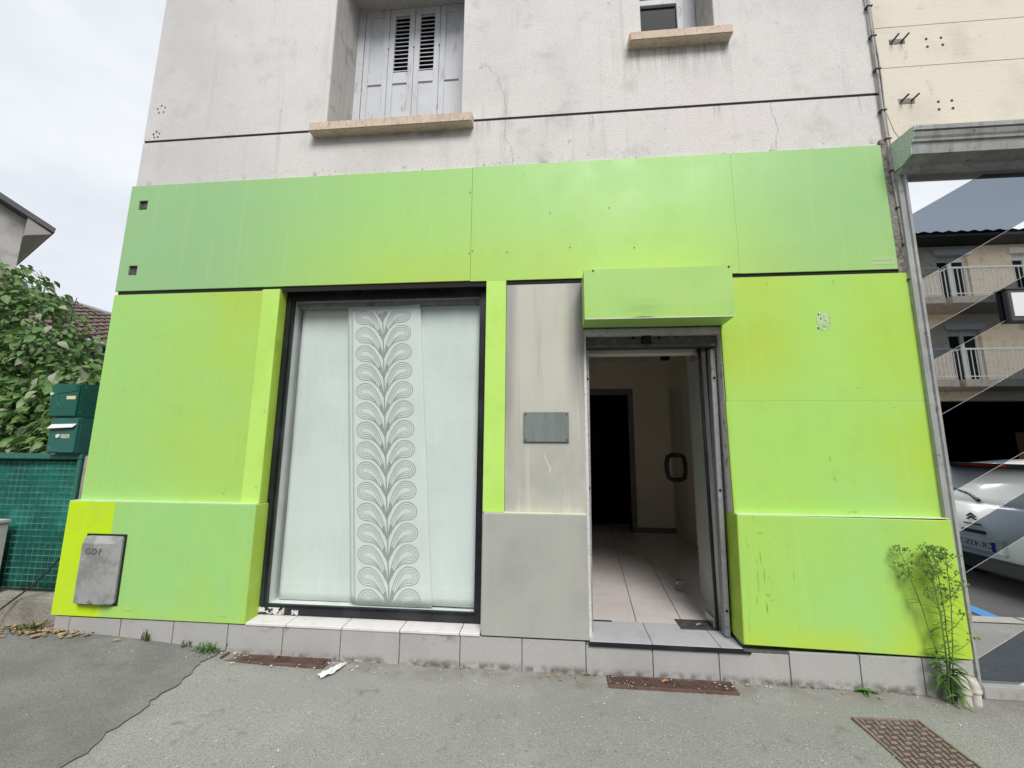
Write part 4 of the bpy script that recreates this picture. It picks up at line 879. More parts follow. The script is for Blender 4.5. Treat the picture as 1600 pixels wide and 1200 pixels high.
build('case', MB().box(2.945, 3.55, -.036, -.002, 2.190, 2.398).box(2.935, 3.57, -.040, -.002, 2.399, 2.412), 'car_grey', sb, bevel=.004)
build('face', B(2.965, 3.52, -.040, -.035, 2.222, 2.378), 'sign_face', sb)

# PVC pipe ends at the foot of the wall
pp = thing('pipe_ends', 'two short cream pipe stubs at the foot of the grey pilaster', 'pipes', (2.33, -.09, 0))
for k, (x, y, h, r) in enumerate(((2.292, -.095, .098, .030), (2.352, -.085, .104, .030))):
    build('pipe', MB().tube([(x, y, gz(x, y) - .02), (x, y, h * .72), (x - .004, y + .008, h * .9), (x - .012, y + .028, h)], [r * .85, r * .85, r, r * .95], 14), 'pvc', pp)
    build('collar', MB().tube([(x, y, h * .42), (x, y, h * .52)], r * 1.06, 14), 'pvc', pp)

# ------------------------------------------------------------------ left side: low wall, fence, letterboxes, cabinet
lw = build('low_wall', MB().add([(-9, .045, -.1), (-3.485, .045, -.1), (-3.485, .038, .255), (-9, .038, .255), (-9, .26, -.1), (-3.485, .26, -.1), (-3.485, .26, .268), (-9, .26, .268)],
   [(0, 1, 2, 3), (7, 6, 5, 4), (0, 4, 5, 1), (1, 5, 6, 2), (2, 6, 7, 3), (3, 7, 4, 0)]), 'concrete', None, bevel=.012, origin=(-6, .15, -.1))
tag(lw, 'low weathered concrete wall carrying the green mesh fence', 'low wall')
fe = thing('mesh_fence', 'green wire mesh fence lined with green netting on the low wall', 'fence', (-5.5, .12, .27))
build('top_rail', B(-9, -3.628, .098, .142, 1.258, 1.302), 'fence_green', fe, bevel=.004)
build('post', B(-3.668, -3.632, .100, .140, .265, 1.2575), 'fence_green', fe, bevel=.004)
for x in (-5.66, -7.66): build('post', B(x, x + .04, .100, .140, .265, 1.2575), 'fence_green', fe, bevel=.004)
build('net', wavy_sheet(-9, -3.65, .285, 1.262, .150, .012, 4.0, nx=90, nz=16, th=.002), 'net', fe)
wm = MB()
for i in range(21): wm.tube([(x, .128 + .004 * mnoise.noise(Vector((x, i, 0))), .300 + i * .0465) for x in [-9 + k * .48 for k in range(12)]] + [(-3.668, .128, .300 + i * .0465)], .0016, 4)
for i in range(105): 
    x = -3.70 - i * .05; wm.tube([(x, .1255, .285), (x, .1255, 1.258)], .0008, 4)
build('wires', wm, 'wire', fe, kind='stuff')
cp = build('concrete_post', MB().box(-3.622, -3.535, .11, .21, .262, 1.285), 'pink_concrete', None, bevel=.006, origin=(-3.58, .16, .262)); tag(cp, 'pinkish concrete gate post between the fence and the green panels', 'post')
br_ = build('leaning_bar', MB().tube([(-4.02, .175, .275), (-3.60, .20, .86)], .018, 8), 'rust_iron', None, origin=(-4.0, .17, .275)); tag(br_, 'dark bar leaning behind the netting of the fence', 'bar')
wc = thing('meter_cabinet', 'old white cabinet standing on the low wall at the left edge', 'cabinet', (-4.35, .0, .26))
build('body', B(-4.58, -4.138, -.06, .09, .262, .775), 'old_white', wc, bevel=.008)
build('lid', B(-4.592, -4.128, -.07, .095, .776, .802), 'old_white', wc, bevel=.006)
build('door', B(-4.56, -4.16, -.064, -.0605, .30, .755), 'old_white', wc, bevel=.003)
def letterbox(loc, m, label, upper):
    x0, x1, z0, z1 = loc; t = thing('letterbox', label, 'letterbox', ((x0 + x1) / 2, .2, z0), 'green letterboxes by the fence')
    build('body', B(x0, x1, .062, .36, z0, z1), m, t, bevel=.006)
    d = build('door', B(x0 + .006, x1 - .004, .050, .0615, z0 + .006, z1 - .006), m, t, bevel=.005)
    if upper:
        build('flap', MB().add([(x0 + .03, .046, z1 - .02), (x1 - .02, .046, z1 - .018), (x1 - .02, .046, z1 - .065), (x0 + .055, .046, z1 - .085), (x0 + .03, .0502, z1 - .02), (x1 - .02, .0502, z1 - .018), (x1 - .02, .0502, z1 - .065), (x0 + .055, .0502, z1 - .085)],
              [(0, 1, 2, 3), (7, 6, 5, 4), (0, 4, 5, 1), (1, 5, 6, 2), (2, 6, 7, 3), (3, 7, 4, 0)]), m, d, bevel=.002)
        build('curved_rib', MB().tube([(x0 + .06 + .07 * (1 - math.cos(a)), .049, z1 - .095 - .10 * math.sin(a)) for a in [i * math.pi / 18 for i in range(10)]], .0035, 6), m, d)
        build('lock', MB().cyl((x0 + .018, .047, z1 - .085), 'y', .011, .012, 12), 'white_plastic', d)
        build('name_label', B(x1 - .100, x1 - .022, .0475, .0501, z1 - .128, z1 - .102), 'label_card', d)
        build('rivet', MB().cyl((x1 - .001, .09, z1 - .03), 'x', .006, .004, 8).cyl((x1 - .001, .08, z0 + .04), 'x', .006, .004, 8), 'steel', t)
    else:
        build('letter', MB().add([(x0 + .012, .026, z1 - .088), (x1 - .025, .030, z1 - .078), (x1 - .015, .055, z1 - .045), (x0 + .022, .055, z1 - .050), (x0 + .012, .026, z1 - .086), (x1 - .025, .030, z1 - .076), (x1 - .015, .055, z1 - .042), (x0 + .022, .055, z1 - .047)],
              [(0, 1, 2, 3), (7, 6, 5, 4), (0, 4, 5, 1), (1, 5, 6, 2), (2, 6, 7, 3), (3, 7, 4, 0)]), 'litter_white', t)
        build('lock', MB().cyl((x0 + .095, .047, z1 - .145), 'y', .015, .010, 14), 'white_plastic', d)
        build('name_label', B(x0 + .118, x0 + .195, .0475, .0501, z1 - .162, z1 - .130), 'label_dull', d)
        build('curved_rib', MB().tube([(x0 + .02 + .09 * (1 - math.cos(a)), .049, z0 + .09 - .075 * math.sin(a)) for a in [i * math.pi / 18 for i in range(10)]], .0035, 6), m, d)
    return t
letterbox((-3.935, -3.686, 1.584, 1.852), 'letterbox', 'dark green letterbox, the upper of the two, with a cream name label', True)
letterbox((-3.898, -3.645, 1.302, 1.5815), 'letterbox_b', 'blue green letterbox, the lower of the two, with white mail sticking out', False)
bk = build('letterbox_bracket', MB().box(-3.86, -3.80, .10, .22, 1.3025, 1.306).tube([(-3.64, .2, 1.31), (-3.60, .17, 1.30), (-3.56, .12, 1.26), (-3.53, .06, 1.18)], .004, 6), 'cable_dark', None, origin=(-3.8, .15, 1.30)); tag(bk, 'dark metal bracket and wire under the lower letterbox', 'bracket')
wcb = build('white_fixing', MB().tube([(-3.86, .08, 1.300), (-3.845, .07, 1.318), (-3.825, .07, 1.306)], .011, 8), 'white_plastic', None, origin=(-3.84, .07, 1.30)); tag(wcb, 'small white plastic lump on the fence rail under the letterboxes', 'fixing')
cbl = build('loose_cable', MB().tube([(-3.62, .118, .62), (-3.72, .09, .46), (-3.80, .05, .34), (-3.88, .015, .26), (-3.95, -.01, .19), (-3.97, -.025, .14), (-3.945, -.04, .100), (-3.90, -.06, .086)], .006, 8), 'cable_dark', None, origin=(-3.8, 0, .1)); tag(cbl, 'black cable looping out of the fence down to the pavement', 'cable')

# ------------------------------------------------------------------ shrub behind the fence
def leaf_mesh(name, L_, W_, fold=.25, droop=.25, m='leaf'):
    V = []; F = []
    prof_ = [(0, .02), (.18, .62), (.42, 1.0), (.68, .78), (.88, .34), (1.0, .02)]
    for t, w in prof_:
        z = -droop * L_ * t * t
        for s in (-1, 0, 1): V.append((t * L_, s * w * W_ / 2, z + abs(s) * fold * w * W_ / 2))
    for i in range(len(prof_) - 1):
        for s in (0, 1): a = i * 3 + s; F.append((a, a + 3, a + 4, a + 1))
    me = bpy.data.meshes.new(name); me.from_pydata(V, [], F); me.materials.append(M[m])
    for q in me.polygons: q.use_smooth = True
    return me
shrub = thing('garden_shrub', 'big leafy green shrub rising behind the green fence', 'shrub', (-6.1, 1.5, .08))
blobs = [((-6.9, 1.5, 2.95), (.75, .55, .75)), ((-6.3, 1.4, 2.45), (.75, .6, .85)), ((-5.75, 1.35, 2.02), (.65, .55, .78)), ((-5.25, 1.15, 1.58), (.55, .5, .72)), ((-4.75, 1.0, 1.28), (.5, .45, .72)), ((-6.0, 1.1, 1.3), (.9, .5, .9)), ((-7.0, 1.4, 1.6), (.9, .6, 1.1)), ((-4.35, .85, 1.35), (.35, .35, .55)), ((-7.5, 1.5, 3.0), (.7, .6, .8)), ((-5.0, 1.5, 1.5), (.6, .5, .78)), ((-4.55, 1.1, 1.58), (.35, .35, .40)), ((-4.15, .75, 1.50), (.28, .28, .36))]
lm = [leaf_mesh('leaf', .15, .095), leaf_mesh('leaf', .12, .080, .35, .4), leaf_mesh('leaf', .14, .085, .2, .55, 'leaf_pale')]
spots = []
for c, r in blobs:
    cnt = int(1750 * r[0] * r[2] + 380)
    for _ in range(cnt):
        d = Vector((rnd.gauss(0, 1), rnd.gauss(0, 1), rnd.gauss(0, 1))).normalized() * (rnd.uniform(.45, 1.0) ** .5) * rnd.uniform(.85, 1.12)
        pnt = Vector((c[0] + d.x * r[0], c[1] + d.y * r[1], c[2] + d.z * r[2]))
        if mnoise.noise(pnt * 1.9) > .40: continue
        if pnt.y < .22 or pnt.z < .1: continue
        spots.append((pnt, d))
spots.sort(key=lambda q: (q[0] - Vector((0, -2.83, 1.37))).length + (0 if q[0].z > 1.25 else 5) + (0 if q[0].x < -3.9 else 3) + rnd.uniform(0, 1.2))
stuff_l = [MB(), MB()]
def leaf_rot(d):
    az = math.atan2(d.y, d.x) + rnd.uniform(-.9, .9); return (rnd.uniform(-.7, .7), rnd.uniform(-.2, .9), az)
from mathutils import Euler
for k, (pnt, d) in enumerate(spots):
    me = lm[2] if rnd.random() < .14 else lm[rnd.randint(0, 1)]
    rot = leaf_rot(d); s = rnd.uniform(.38, .88)
    if k < 290:
        o = bpy.data.objects.new('leaf', me); COL.objects.link(o); o.parent = shrub; o.location = pnt - wloc(shrub); o.rotation_euler = rot; o.scale = (s, s, s)
    else:
        mw = Matrix.Translation(pnt) @ Euler(rot).to_matrix().to_4x4() @ Matrix.Scale(s, 4)
        q = stuff_l[1 if me is lm[2] else 0]
        q.add([mw @ v.co for v in me.vertices], [tuple(f.vertices) for f in me.polygons], 0, True)
build('foliage', stuff_l[0], 'leaf', shrub, kind='stuff'); build('pale_foliage', stuff_l[1], 'leaf_pale', shrub, kind='stuff')
bs = MB()
for c, r in blobs:
    b0 = Vector((c[0] * .5 - 6.1 * .5, 1.45, .05)); e = Vector(c) + Vector((0, 0, r[2] * .7))
    bs.tube([b0, b0.lerp(Vector(c), .5) + Vector((rnd.uniform(-.1, .1), rnd.uniform(-.1, .1), 0)), Vector(c), e], [.03, .022, .014, .005], 6)
for k in range(5):     # bare shoots standing proud of the crown
    x = -6.35 + k * .22
    if k in (1, 3): bs.tube([(x, 1.4, 2.8), (x + .03, 1.38, 3.35 - k * .12), (x + .08, 1.36, 3.5 - k * .13)], [.008, .006, .003], 5)
build('branches', bs, 'bark', shrub)

# ------------------------------------------------------------------ houses behind
h1 = thing('gabled_house', 'grey rendered house with a dark overhanging eave behind the shrub', 'house', (-15.725, 8.0, 0), rz=math.atan2(.9023, .4311))
gab = [(-.58, -.2), (-.58, 8.32), (-4.8, 10.305), (-9.0, 8.33), (-9.0, -.2)]
build('wall', MB().prism(gab, 'y', .30, 9.0), 'house_wall', h1, local=True)
rf = build('roof', MB().prism([(0, 8.06), (-4.8, 10.32), (-4.8, 10.50), (.02, 8.22)], 'y', -.02, 9.4).prism([(-9.6, 8.06), (-4.8, 10.32), (-4.8, 10.50), (-9.62, 8.22)], 'y', -.02, 9.4), 'fascia_wood', h1, local=True)
build('soffit', MB().prism([(-.04, 8.03), (-.13, 7.965), (-.575, 7.73), (-.575, 8.325)], 'y', .03, 9.2), 'soffit', rf, local=True)
h2 = thing('tiled_outbuilding', 'low building with a brown tiled roof beyond the shrub', 'house', (-10, 6, 0))
EX, EZ, RXx, RZ = -8.0, 3.20, -10.0, 4.29; Y0h, Y1h = 2.3, 10.5
build('wall', MB().box(-12.0, -8.25, Y0h + .2, Y1h - .2, -.2, 3.12).add([(-12.0, Y0h + .2, 3.12), (-8.25, Y0h + .2, 3.12), (-10, Y0h + .2, 4.1), (-12.0, Y1h - .2, 3.12), (-8.25, Y1h - .2, 3.12), (-10, Y1h - .2, 4.1)], [(0, 1, 2), (5, 4, 3), (0, 3, 4, 1), (1, 4, 5, 2), (2, 5, 3, 0)]), 'slate_wall', h2)
rf2 = build('roof', MB().hexa([(EX, Y0h, EZ - .04), (EX, Y1h, EZ - .04), (EX, Y1h, EZ), (EX, Y0h, EZ)], [(RXx, Y0h, RZ - .04), (RXx, Y1h, RZ - .04), (RXx, Y1h, RZ), (RXx, Y0h, RZ)])
      .hexa([(-12.1, Y0h, EZ - .04), (-12.1, Y1h, EZ - .04), (-12.1, Y1h, EZ), (-12.1, Y0h, EZ)], [(RXx, Y0h, RZ - .04), (RXx, Y1h, RZ - .04), (RXx, Y1h, RZ - .002), (RXx, Y0h, RZ - .002)]), 'roof_tile', h2)
tm = MB(); NR, NC = 14, 36
sv = Vector((RXx - EX, 0, RZ - EZ)); nv = Vector((RZ - EZ, 0, EX - RXx)).normalized()
for i in range(NR):
    for j in range(NC):
        a = Vector((EX, 0, EZ)) + sv * (i / NR) - sv * .012; b = Vector((EX, 0, EZ)) + sv * ((i + 1.1) / NR)
        ya = Y0h + (Y1h - Y0h) * j / NC + .006; yb = Y0h + (Y1h - Y0h) * (j + 1) / NC - .006
        l0 = .050 + rnd.uniform(-.006, .006)
        A = [(a.x, ya, a.z), (a.x, yb, a.z)]; 
        p = [a + nv * l0, b + nv * .012]; ym = (ya + yb) / 2
        V = [(p[0].x, ya, p[0].z - .02), (p[0].x, ym, p[0].z + .025), (p[0].x, yb, p[0].z - .02), (p[1].x, ya, p[1].z - .02), (p[1].x, ym, p[1].z + .025), (p[1].x, yb, p[1].z - .02), (a.x, ya, a.z), (a.x, yb, a.z)]
        tm.add(V, [(0, 1, 4, 3), (1, 2, 5, 4), (6, 7, 2, 1, 0)])
build('roof_tiles', tm, 'roof_tile', h2, kind='stuff')
build('ridge', MB().tube([(RXx, Y0h - .02, RZ + .03), (RXx, Y1h, RZ + .03)], .07, 8), 'gutter', rf2)
build('gutter', MB().tube([(EX + .04, Y0h - .02, EZ - .05), (EX + .04, Y1h, EZ - .05)], .055, 8), 'gutter', h2)

# ------------------------------------------------------------------ across the street (seen in the mirrored glass)
op = thing('balcony_building', 'beige roughcast block with white railed balconies across the street, seen mirrored', 'building', (15, -12, 0))
OY = -11.7
BX = [(9.0, 12.35), (12.55, 17.4), (17.6, 22.4)]
oh = []
for k in range(3):
    for zf in (3.52, 6.15):
        for w0, w1 in ((.75, 1.75), (3.1, 4.1)):
            if BX[k][0] + w1 < BX[k][1]: oh.append((BX[k][0] + w0, BX[k][0] + w1, zf + .05, zf + 1.85))
garage = [(12.6, 17.3, -.2, 3.0)]
build('wall', holed_slab(MB(), 5.0, 27.0, -.2, 8.35, OY - .3, OY, oh + garage), 'opp_wall', op)
build('wall', MB().box(5, 5.3, -20, OY - .3, -.2, 8.35).box(26.7, 27, -20, OY - .3, -.2, 8.35).box(5.3, 26.7, -20.2, -20, -.2, 8.35), 'opp_wall', op)
build('garage_interior', MB().box(12.2, 17.8, -18, -17.8, -.2, 3.1).box(12.2, 12.4, -17.8, OY - .31, -.2, 3.1).box(17.6, 17.8, -17.8, OY - .31, -.2, 3.1).box(12.2, 17.8, -17.8, OY - .31, 3.1, 3.3), 'void', op)
build('brick_pier', B(15.4, 16.6, OY - .6, OY - .32, -.2, 2.0), 'brick_orange', op)
rfm = MB(); n = 120
V = []
for i in range(n + 1):
    x = 4.6 + 22.8 * i / n; z = 8.52 + (.03 if i % 2 else -.03)
    V += [(x, OY + .75, z), (x, -16, z + 1.2)]
rfm.add(V, [(2 * i, 2 * i + 2, 2 * i + 3, 2 * i + 1) for i in range(n)]); rfm.box(4.6, 27.4, OY - .2, OY + .72, 8.36, 8.44)
build('roof', rfm, 'opp_roof', op)
for h in oh:
    w = build('window', MB().box(h[0], h[0] + .07, OY - .2, OY - .12, h[2], h[3]).box(h[1] - .07, h[1], OY - .2, OY - .12, h[2], h[3]).box((h[0] + h[1]) / 2 - .06, (h[0] + h[1]) / 2 + .06, OY - .19, OY - .11, h[2], h[3]).box(h[0] + .07, h[1] - .07, OY - .195, OY - .125, h[3] - .18, h[3]), 'opp_white', op)
    build('pane', B(h[0] + .02, h[1] - .02, OY - .17, OY - .16, h[2], h[3]), 'win_dark', w)
    build('curtain', B(h[0] + .08, h[0] + .40, OY - .23, OY - .22, h[2], h[3] - .1), 'opp_white', w)
    build('shutter_case', B(h[0] - .1, h[1] + .1, OY - .02, OY + .09, h[3] + .002, h[3] + .2), 'opp_white', w)
for k in range(3):
    for zf in (3.52, 6.15):
        b = build('balcony', B(BX[k][0], BX[k][1], OY + .002, OY + 1.15, zf - .22, zf), 'opp_slab', op)
        rl = MB().box(BX[k][0] + .02, BX[k][1] - .02, OY + 1.08, OY + 1.13, zf + .92, zf + .97).box(BX[k][0] + .02, BX[k][1] - .02, OY + 1.09, OY + 1.12, zf + .08, zf + .11)
        x = BX[k][0] + .05
        while x < BX[k][1] - .03: rl.box(x, x + .015, OY + 1.095, OY + 1.112, zf, zf + .92); x += .125
        rl.box(BX[k][0] + .02, BX[k][0] + .05, OY + .05, OY + 1.1, zf + .92, zf + .97).box(BX[k][1] - .05, BX[k][1] - .02, OY + .05, OY + 1.1, zf + .92, zf + .97)
        y = OY + .1
        while y < OY + 1.05: rl.box(BX[k][0] + .024, BX[k][0] + .044, y, y + .02, zf, zf + .92); y += .125
        build('railing', rl, 'opp_white', b)
op2 = thing('plain_street_block', 'long pale block across the street behind the photographer', 'building', (-10, -13, 0))
hl = [(-20 + i * 3.2, -18.8 + i * 3.2, z, z + 1.5) for i in range(7) for z in (1.0, 3.9)]
build('wall', holed_slab(MB(), -24, 2.0, -.2, 7.4, -12.6, -12.3, hl), 'house_wall', op2)
build('wall', MB().box(-24, -23.7, -19, -12.6, -.2, 7.4).box(1.7, 2.0, -19, -12.6, -.2, 7.4).box(-23.7, 1.7, -19.2, -19, -.2, 7.4).box(-23.7, 1.7, -14.2, -14.1, -.2, 7.4), 'house_wall', op2)
build('roof', MB().box(-24.3, 2.3, -19.3, -12.0, 7.4, 7.6), 'roof_tile', op2)
for h in hl: w = build('window', B(h[0], h[1], -12.5, -12.46, h[2], h[3]), 'win_dark', op2)

# ------------------------------------------------------------------ parked car (rear end towards -X), seen in the mirrored glass
car = thing('parked_car', 'white hatchback parked along the kerb, its rear seen in the mirrored glass', 'car', (5.0, -2.72, -.2))
def loft(secs, closed=True):
    """secs: list of (x, [(y,z) half profile from bottom centre to top centre]) mirrored in y"""
    mb = MB(); V = []; rows = []
    for x, pr_ in secs:
        full = [(q[2] if len(q) > 2 else 0, q[0], q[1]) for q in pr_] + [(q[2] if len(q) > 2 else 0, -q[0], q[1]) for q in pr_[::-1]]
        rows.append(len(full)); V += [(x + dx, y, z) for dx, y, z in full]
    n = rows[0]; F = []
    for i in range(len(secs) - 1):
        for k in range(n): F.append((i * n + k, i * n + (k + 1) % n, (i + 1) * n + (k + 1) % n, (i + 1) * n + k))
    F.append(tuple(range(n))[::-1]); F.append(tuple(range((len(secs) - 1) * n, len(secs) * n)))
    mb.add(V, F, 0, True); return mb
def sec(x, w, zb, zt, tuck=.06):
    return (x, [(.0, zb), (w * .9, zb), (w, zb + .12), (w + .01, (zb + zt) / 2), (w - tuck * .4, zt - .05), (w - tuck, zt), (0, zt + .015)])
body = loft([sec(.02, .70, .24, .92), sec(.10, .80, .20, .95), sec(.45, .85, .19, .96), sec(1.2, .86, .19, .95), sec(2.4, .86, .19, .93), sec(3.0, .85, .19, .90), sec(3.6, .80, .20, .78), sec(3.85, .66, .24, .66), sec(3.92, .5, .30, .58)])
bo = build('body', body, 'car_white', car, local=True)
cabin = loft([(.12, [(0, .90), (.70, .90), (.72, .94), (.70, .97), (.68, 1.0), (.66, 1.02), (0, 1.03)]), (.34, [(0, .90), (.74, .90), (.74, 1.0), (.68, 1.22), (.60, 1.36), (.52, 1.40), (0, 1.43)]), (1.0, [(0, .90), (.76, .90), (.76, 1.0), (.69, 1.28), (.62, 1.42), (.55, 1.46), (0, 1.49)]),
               (1.9, [(0, .90), (.76, .90), (.76, 1.0), (.68, 1.26), (.60, 1.40), (.53, 1.44), (0, 1.47)]), (2.75, [(0, .88), (.74, .88), (.74, .90), (.72, .92), (.70, .94), (.68, .95), (0, .96)])])
build('roof', cabin, 'car_white', bo, local=True)
build('rear_window', MB().add([(.150, -.60, 1.02), (.150, .60, 1.02), (.315, .52, 1.335), (.315, -.52, 1.335), (.19, -.60, 1.02), (.19, .60, 1.02), (.36, .52, 1.335), (.36, -.52, 1.335)], [(0, 1, 2, 3), (7, 6, 5, 4), (0, 4, 5, 1), (1, 5, 6, 2), (2, 6, 7, 3), (3, 7, 4, 0)]), 'win_dark', bo, local=True)
for s in (-1, 1):
    build('side_window', MB().add([(.55, s * .735, 1.03), (1.9, s * .750, 1.03), (1.75, s * .655, 1.36), (.62, s * .655, 1.34), (.55, s * .70, 1.03), (1.9, s * .70, 1.03), (1.75, s * .60, 1.36), (.62, s * .60, 1.34)], [(0, 1, 2, 3), (7, 6, 5, 4), (0, 4, 5, 1), (1, 5, 6, 2), (2, 6, 7, 3), (3, 7, 4, 0)]), 'win_dark', bo, local=True)
    build('tail_lamp', MB().hexa([(.02, s * .62, .80), (.02, s * .76, .80), (.04, s * .77, 1.0), (.06, s * .66, 1.0)], [(.2, s * .62, .80), (.25, s * .84, .80), (.25, s * .82, 1.0), (.2, s * .66, 1.0)]), 'red_lens', bo, local=True)
    build('headlight', MB().hexa([(3.72, s * .50, .60), (3.72, s * .72, .60), (3.68, s * .74, .76), (3.70, s * .52, .74)], [(3.92, s * .48, .60), (3.82, s * .68, .60), (3.76, s * .70, .74), (3.86, s * .50, .72)]), 'white_plastic', bo, local=True)
build('spoiler', MB().box(.22, .42, -.54, .54, 1.385, 1.425), 'car_black', bo, local=True, bevel=.01)
build('brake_light', MB().box(.214, .225, -.28, .28, 1.392, 1.415), 'red_lens', bo, local=True)
build('rear_bumper', MB().box(-.035, .12, -.74, .74, .21, .37), 'car_grey', bo, local=True, bevel=.03)
pl_ = build('number_plate', MB().box(-.022, -.012, -.26, .26, .445, .555), 'plate_white', bo, local=True)
build('plate_recess', MB().box(-.013, .06, -.34, .34, .42, .60), 'car_white', bo, local=True, bevel=.012)
build('blue_band', MB().box(-.0235, -.0215, .215, .258, .447, .553).box(-.0235, -.0215, -.258, -.215, .447, .553), 'plate_blue', pl_, local=True)
# text on a plane facing -X, reading right when seen from behind the car
TXT = Matrix.Translation((-.0225, 0, .5)) @ Matrix.Rotation(R(-90), 4, 'Z') @ FACE
text_mesh('CR-435-TC', .088, 'plate_text', pl_, TXT, 'plate_lettering', .0005, local=True)
build('emblem', MB().prism([(-.06, .80), (0, .845), (.06, .80), (.045, .80), (0, .83), (-.045, .80)], 'x', .000, .02).prism([(-.06, .765), (0, .81), (.06, .765), (.045, .765), (0, .795), (-.045, .765)], 'x', .000, .02), 'car_black', bo, local=True)
build('badge_lettering', MB().box(.004, .018, -.10, .10, .715, .727), 'car_black', bo, local=True)
build('boot_handle', MB().box(-.004, .02, -.14, .14, .62, .655), 'car_grey', bo, local=True, bevel=.008)
build('rear_wiper', MB().tube([(.10, .02, .99), (.13, -.12, 1.06), (.17, -.34, 1.10)], [.022, .014, .010], 8), 'car_black', bo, local=True)
for x in (.68, 3.15):
    for s in (-1, 1):
        w = build('wheel', MB().cyl((x, s * .76, .30), 'y', .30, .19, 28), 'tyre', car, local=True, bevel=.02)
        build('rim', MB().cyl((x, s * .86, .30), 'y', .19, .02, 18), 'rim', w, local=True)

# ------------------------------------------------------------------ grates, manhole, litter, weeds
def grate(x0, x1, y0, y1, label, skew):
    t = thing('vent_grate', label, 'grate', ((x0 + x1) / 2, (y0 + y1) / 2, 0), 'rusty grates at the foot of the wall')
    z = lambda x, y: gz(x, y)
    fr = MB()
    for a, b, c, d in ((x0, x1, y0, y0 + .016), (x0, x1, y1 - .012, y1), (x0, x0 + .014, y0 + .016, y1 - .012), (x1 - .014, x1, y0 + .016, y1 - .012)):
        zz = z((a + b) / 2, (c + d) / 2); fr.box(a, b, c, d, zz - .02, zz + .0125)
    build('frame', fr, 'rust_grate', t, bevel=.002)
    zz = z((x0 + x1) / 2, (y0 + y1) / 2)
    build('recess', B(x0 + .01, x1 - .01, y0 + .01, y1 - .01, zz - .04, zz + .0062), 'dark_hole', t)
    bars = MB(); x = x0 + .02
    while x < x1 - .018:
        bars.add([(x, y0 + .014, zz + .0065), (x + .0085, y0 + .014, zz + .0065), (x + .0085 - skew, y1 - .010, zz + .0065), (x - skew, y1 - .010, zz + .0065),
                  (x, y0 + .014, zz + .0118), (x + .0085, y0 + .014, zz + .0118), (x + .0085 - skew, y1 - .010, zz + .0118), (x - skew, y1 - .010, zz + .0118)],
                 [(3, 2, 1, 0), (4, 5, 6, 7), (0, 1, 5, 4), (1, 2, 6, 5), (2, 3, 7, 6), (3, 0, 4, 7)]); x += .0152
    build('bars', bars, 'rust_grate', t, kind='stuff')
    return t
grate(-2.12, -1.415, -.152, -.052, 'rusty grate below the shop window, beside the crumpled film', .006)
grate(.335, 1.06, -.178, -.056, 'rusty grate in front of the shop door', .014)
mh = thing('manhole_cover', 'rusty patterned manhole cover in the pavement at the right', 'manhole cover', (1.71, -.52, 0))
mx0, mx1, my0, my1 = 1.545, 1.875, -.74, -.325
mz = -.006
mh.rotation_euler = (R(2.2), 0, R(2.0))
def ml(name, mb, m, **k): return build(name, mb, m, mh, **k)
ml('frame', MB().box(mx0, mx1, my1 - .014, my1, mz - .02, mz + .013).box(mx0, mx1, my0, my0 + .014, mz - .02, mz + .013).box(mx0, mx0 + .014, my0 + .014, my1 - .014, mz - .02, mz + .013).box(mx1 - .014, mx1, my0 + .014, my1 - .014, mz - .02, mz + .013), 'manhole', bevel=.002)
ml('plate', B(mx0 + .017, mx1 - .017, my0 + .017, my1 - .017, mz - .02, mz + .008), 'manhole_dirt')
lug = None; nxm, nym = 9, 11
for j in range(nym):
    for i in range(nxm):
        cx = mx0 + .033 + (mx1 - mx0 - .066) * i / (nxm - 1); cy = my0 + .033 + (my1 - my0 - .066) * j / (nym - 1)
        if (i + j) % 2: hx, hy = .0145, .0065
        else: hx, hy = .0065, .0150
        ml('lug', B(cx - hx, cx + hx, cy - hy, cy + hy, mz + .006, mz + .0125), 'manhole', bevel=.0015, seg=1)
# crumpled film by the grate
cf = MB(); V = []; nf = 14
for j in range(nf + 1):
    for i in range(7):
        t = j / nf; w = .055 * math.sin(math.pi * min(1, t * .85 + .15)) * (1 - .35 * t) + .004
        x = -1.378 + .085 * t + (i / 6 - .5) * w * 1.1; y = -.262 + .165 * t - (i / 6 - .5) * w * .5
        z = gz(x, y) + .010 + .022 * abs(mnoise.noise(Vector((x * 34, y * 34, 1)))) + .012 * math.sin(math.pi * i / 6)
        V.append((x, y, z))
cf.add(V, [(j * 7 + i, j * 7 + i + 1, (j + 1) * 7 + i + 1, (j + 1) * 7 + i) for j in range(nf) for i in range(6)])
tag(build('crumpled_film', cf, 'foil', None, origin=(-1.35, -.2, 0)), 'crumpled piece of white film lying by the left grate', 'litter')
# loose bits on the pavement
lt = MB(); ltb = MB(); ltw = MB()
def scrap(mb, x, y, r, lift=.004):
    n = rnd.randint(4, 6); a0 = rnd.uniform(0, 6.28); el = rnd.uniform(.25, .9)
    z0 = gz(x, y) + lift
    top = []
    for q in range(n):
        a = 2 * math.pi * q / n; px, py = r * math.cos(a) * rnd.uniform(.7, 1.2), r * el * math.sin(a)
        top.append((x + px * math.cos(a0) - py * math.sin(a0), y + px * math.sin(a0) + py * math.cos(a0), z0 + rnd.uniform(.001, r * .5)))
    mb.add([(x, y, z0 + r * .45)] + top, [(0, q + 1, (q + 1) % n + 1) for q in range(n)])
for _ in range(190): scrap(ltw, rnd.uniform(-3.2, 2.4), rnd.choice([rnd.uniform(-1.1, -.08), rnd.uniform(-.35, -.07)]), rnd.uniform(.002, .0065), .006)
for _ in range(30): scrap(ltw, rnd.uniform(-2.3, -1.2), rnd.uniform(-.20, -.06), rnd.uniform(.003, .010), .014)
for _ in range(22): scrap(ltw, rnd.uniform(.25, 1.35), rnd.uniform(-.22, -.07), rnd.uniform(.003, .009), .014)
